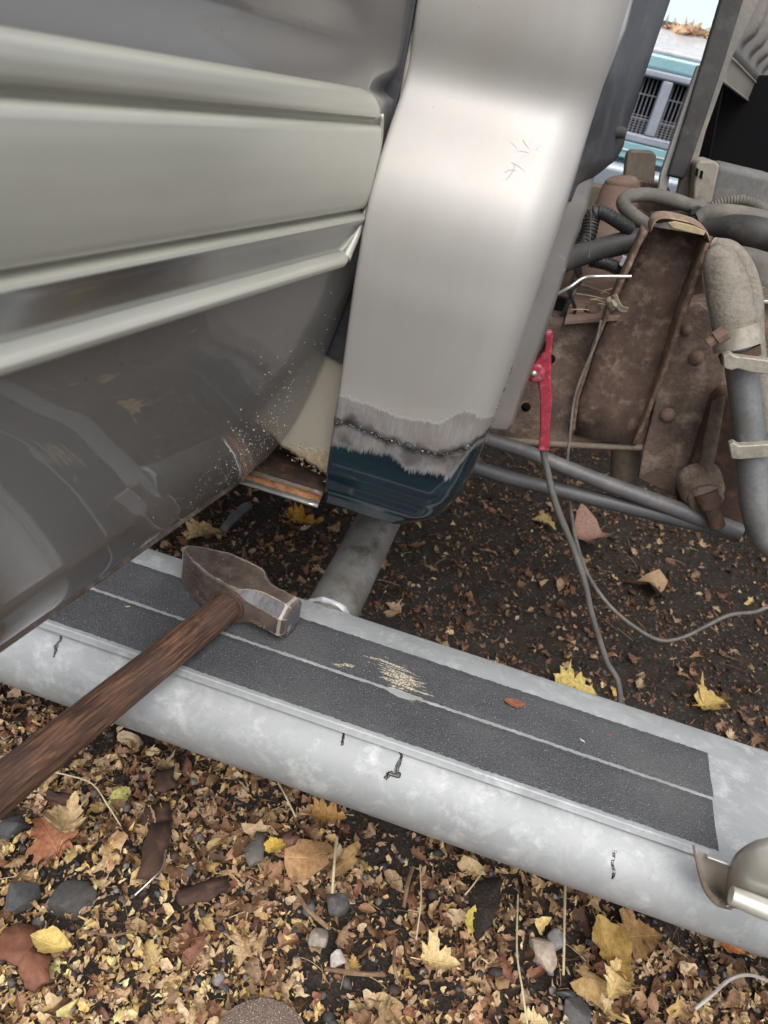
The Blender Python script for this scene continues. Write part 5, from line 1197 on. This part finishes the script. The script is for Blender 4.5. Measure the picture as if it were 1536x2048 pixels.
# ============================================================ TEAL CAR BEHIND
def van():
    Yv = 3.3
    root = empty('parked_car', (1.2, Yv+1.5, 0), 'old teal car with grey grille and leaf strewn bonnet behind the truck', 'car')
    q = lambda a, b, dy=0: P(a, b, y=Yv+dy)
    zc = lambda a, b: q(a, b).z
    x0, x1 = q(1200, 200).x-1.25, q(1440, 200).x+.35
    z_hood = zc(1360, 118); z_gt = zc(1360, 152); z_gb = zc(1320, 296); z_tb = zc(1310, 312)
    W = 1.75; xc = q(1340, 220).x-.1; xl, xr = xc-W/2, xc+W/2
    def bx(name, x0, x1, y0, y1, z0, z1, mat, par=root, bev=.01, **k): v, f = box_geo(((x0+x1)/2, (y0+y1)/2, (z0+z1)/2), (x1-x0, y1-y0, z1-z0)); return obj(name, v, f, mat, par, bevel=bev, segs=3, **k)
    body = bx('body', xl, xr, Yv+.06, Yv+4.4, .35, z_hood-.01, van_teal, bev=.05)
    bx('teal_nose', xl, xr, Yv-.02, Yv+.10, z_gt, z_hood, van_teal, bev=.012)
    zb2 = zc(1350, 62)
    bon = prism('bonnet', [Vector((xl+.03, Yv+.03, z_hood+.002)), Vector((xr-.03, Yv+.03, z_hood+.002)), Vector((xr-.03, Yv+1.05, z_hood+.17)), Vector((xl+.03, Yv+1.05, z_hood+.17))], (0, 0, .02), van_white, root, bevel=.01)
    zw0 = z_hood+.20
    prism('windscreen', [Vector((xl+.08, Yv+1.12, zw0-.01)), Vector((xr-.08, Yv+1.12, zw0-.01)), Vector((xr-.2, Yv+1.85, zw0+.62)), Vector((xl+.2, Yv+1.85, zw0+.62))], (0, .01, .01), glass_m, root, bevel=.004)
    prism('wiper_cowl', [Vector((xl+.06, Yv+1.06, zw0-.03)), Vector((xr-.06, Yv+1.06, zw0-.03)), Vector((xr-.06, Yv+1.13, zw0+.005)), Vector((xl+.06, Yv+1.13, zw0+.005))], (0, 0, .02), black_plastic, root, bevel=.004)
    bx('roof', xl+.18, xr-.18, Yv+1.85, Yv+4.2, zw0+.60, zw0+.66, van_white, bev=.03)
    for xx in (xl+.1, xr-.1):
        prism('roof_pillar', [Vector((xx-.03, Yv+4.1, z_hood)), Vector((xx+.03, Yv+4.1, z_hood)), Vector((xx+.03, Yv+4.1, zw0+.62)), Vector((xx-.03, Yv+4.1, zw0+.62))], (0, .08, 0), van_teal, root)
    # grille frame: bars around two big openings, repeated across the nose
    gf = G()
    def add(x0, x1, z0, z1, y0=-.03, y1=.05): v, f = box_geo(((x0+x1)/2, Yv+(y0+y1)/2, (z0+z1)/2), (x1-x0, y1-y0, z1-z0)); gf.add(v, f)
    bxs = q(1318, 215).x; bw = abs(q(1334, 215).x-q(1306, 215).x)*.8; ow = q(1376, 225).x-q(1326, 225).x
    gx0, gx1 = xl+.3, xr-.3
    add(gx0, gx1, z_gt-.025, z_gt); add(gx0, gx1, z_gb-.002, z_gb+.028)
    xs = []; x = bxs
    while x > gx0: xs.append(x); x -= ow+bw
    x = bxs+ow+bw
    while x < gx1: xs.append(x); x += ow+bw
    for x in xs: add(x-bw/2, x+bw/2, z_gb+.028, z_gt-.025, -.028, .04)
    gr = gf.build('grille', grille_m, root, bevel=.008, segs=3)
    bx('radiator', gx0, gx1, Yv+.051, Yv+.058, z_gb, z_gt, void_m, gr, bev=.001)
    wm = M('grille_wire').set(color=(.42, .43, .46), rough=.4, metal=.5).m; gg = G()
    x = gx0
    while x < gx1:
        v, f = box_geo((x, Yv+.02, (z_gb+z_gt)/2), (.003, .003, z_gt-z_gb-.03)); gg.add(v, f); x += ow/5.5
    for k in range(1, 3):
        v, f = box_geo(((gx0+gx1)/2, Yv+.0235, lerp(z_gt, z_gb, k/3.0)), (gx1-gx0, .003, .004)); gg.add(v, f)
    for k in range(8):
        v, f = box_geo(((gx0+gx1)/2, Yv+.0262, lerp(z_gb+.03, z_gb+.10, k/8)), (gx1-gx0, .002, .002)); gg.add(v, f)
    gg.build('grille_wires', wm, gr, smooth=False)
    bx('chrome_strip', gx0, gx1, Yv-.035, Yv+.0, z_tb-.006, z_tb, bright_steel, bev=.002); bx('lower_strip', xl, xr, Yv-.03, Yv+.06, z_tb-.03, z_gb-.004, van_teal, bev=.003)
    bumper = bx('bumper', xl-.03, xr+.03, Yv-.16, Yv-.0, z_tb-.26, z_tb-.05, grimy('blue_grey_bumper', (.36, .42, .50), (.44, .50, .58), scale=6, rough=.4, metal=.3), bev=.03)
    for xx in (xl+.15, xr-.15): bx('headlight', xx-.12, xx+.12, Yv-.03, Yv+.03, z_gb+.02, z_gt-.02, glass_m, bev=.02)
    for xx in (xl+.08, xr-.08):
        for yy in (Yv+.75, Yv+3.5):
            v, f = lathe_geo((xx-.11, yy, .33), (1, 0, 0), [(0, .2), (.01, .3), (.03, .33), (.19, .33), (.21, .3), (.22, .2)], 32); obj('wheel', v, f, black_plastic, root, auto=35)
    # leaves gathered against the wiper cowl
    r = random.Random(4); ins = []
    for _ in range(90):
        x = r.uniform(q(1300, 60).x+.1, q(1440, 60).x+.5); y = Yv+1.0-abs(r.gauss(0, .07)); ins.append((r.randrange(10), x, y, z_hood+.02+.17*(y-Yv)/1.05+.012, r.uniform(.04, .09), r.gauss(0, .4), r.gauss(0, .4), r.uniform(0, 6), r.choice([(.66, .50, .32), (.60, .40, .24), (.72, .60, .44)])))
    scatter('bonnet_leaves', LEAF, ins, leaf_m, 'stuff', 'orange leaves heaped along the bonnet edge of the teal car', 'leaves')
van()
print('objects', len(bpy.data.objects))
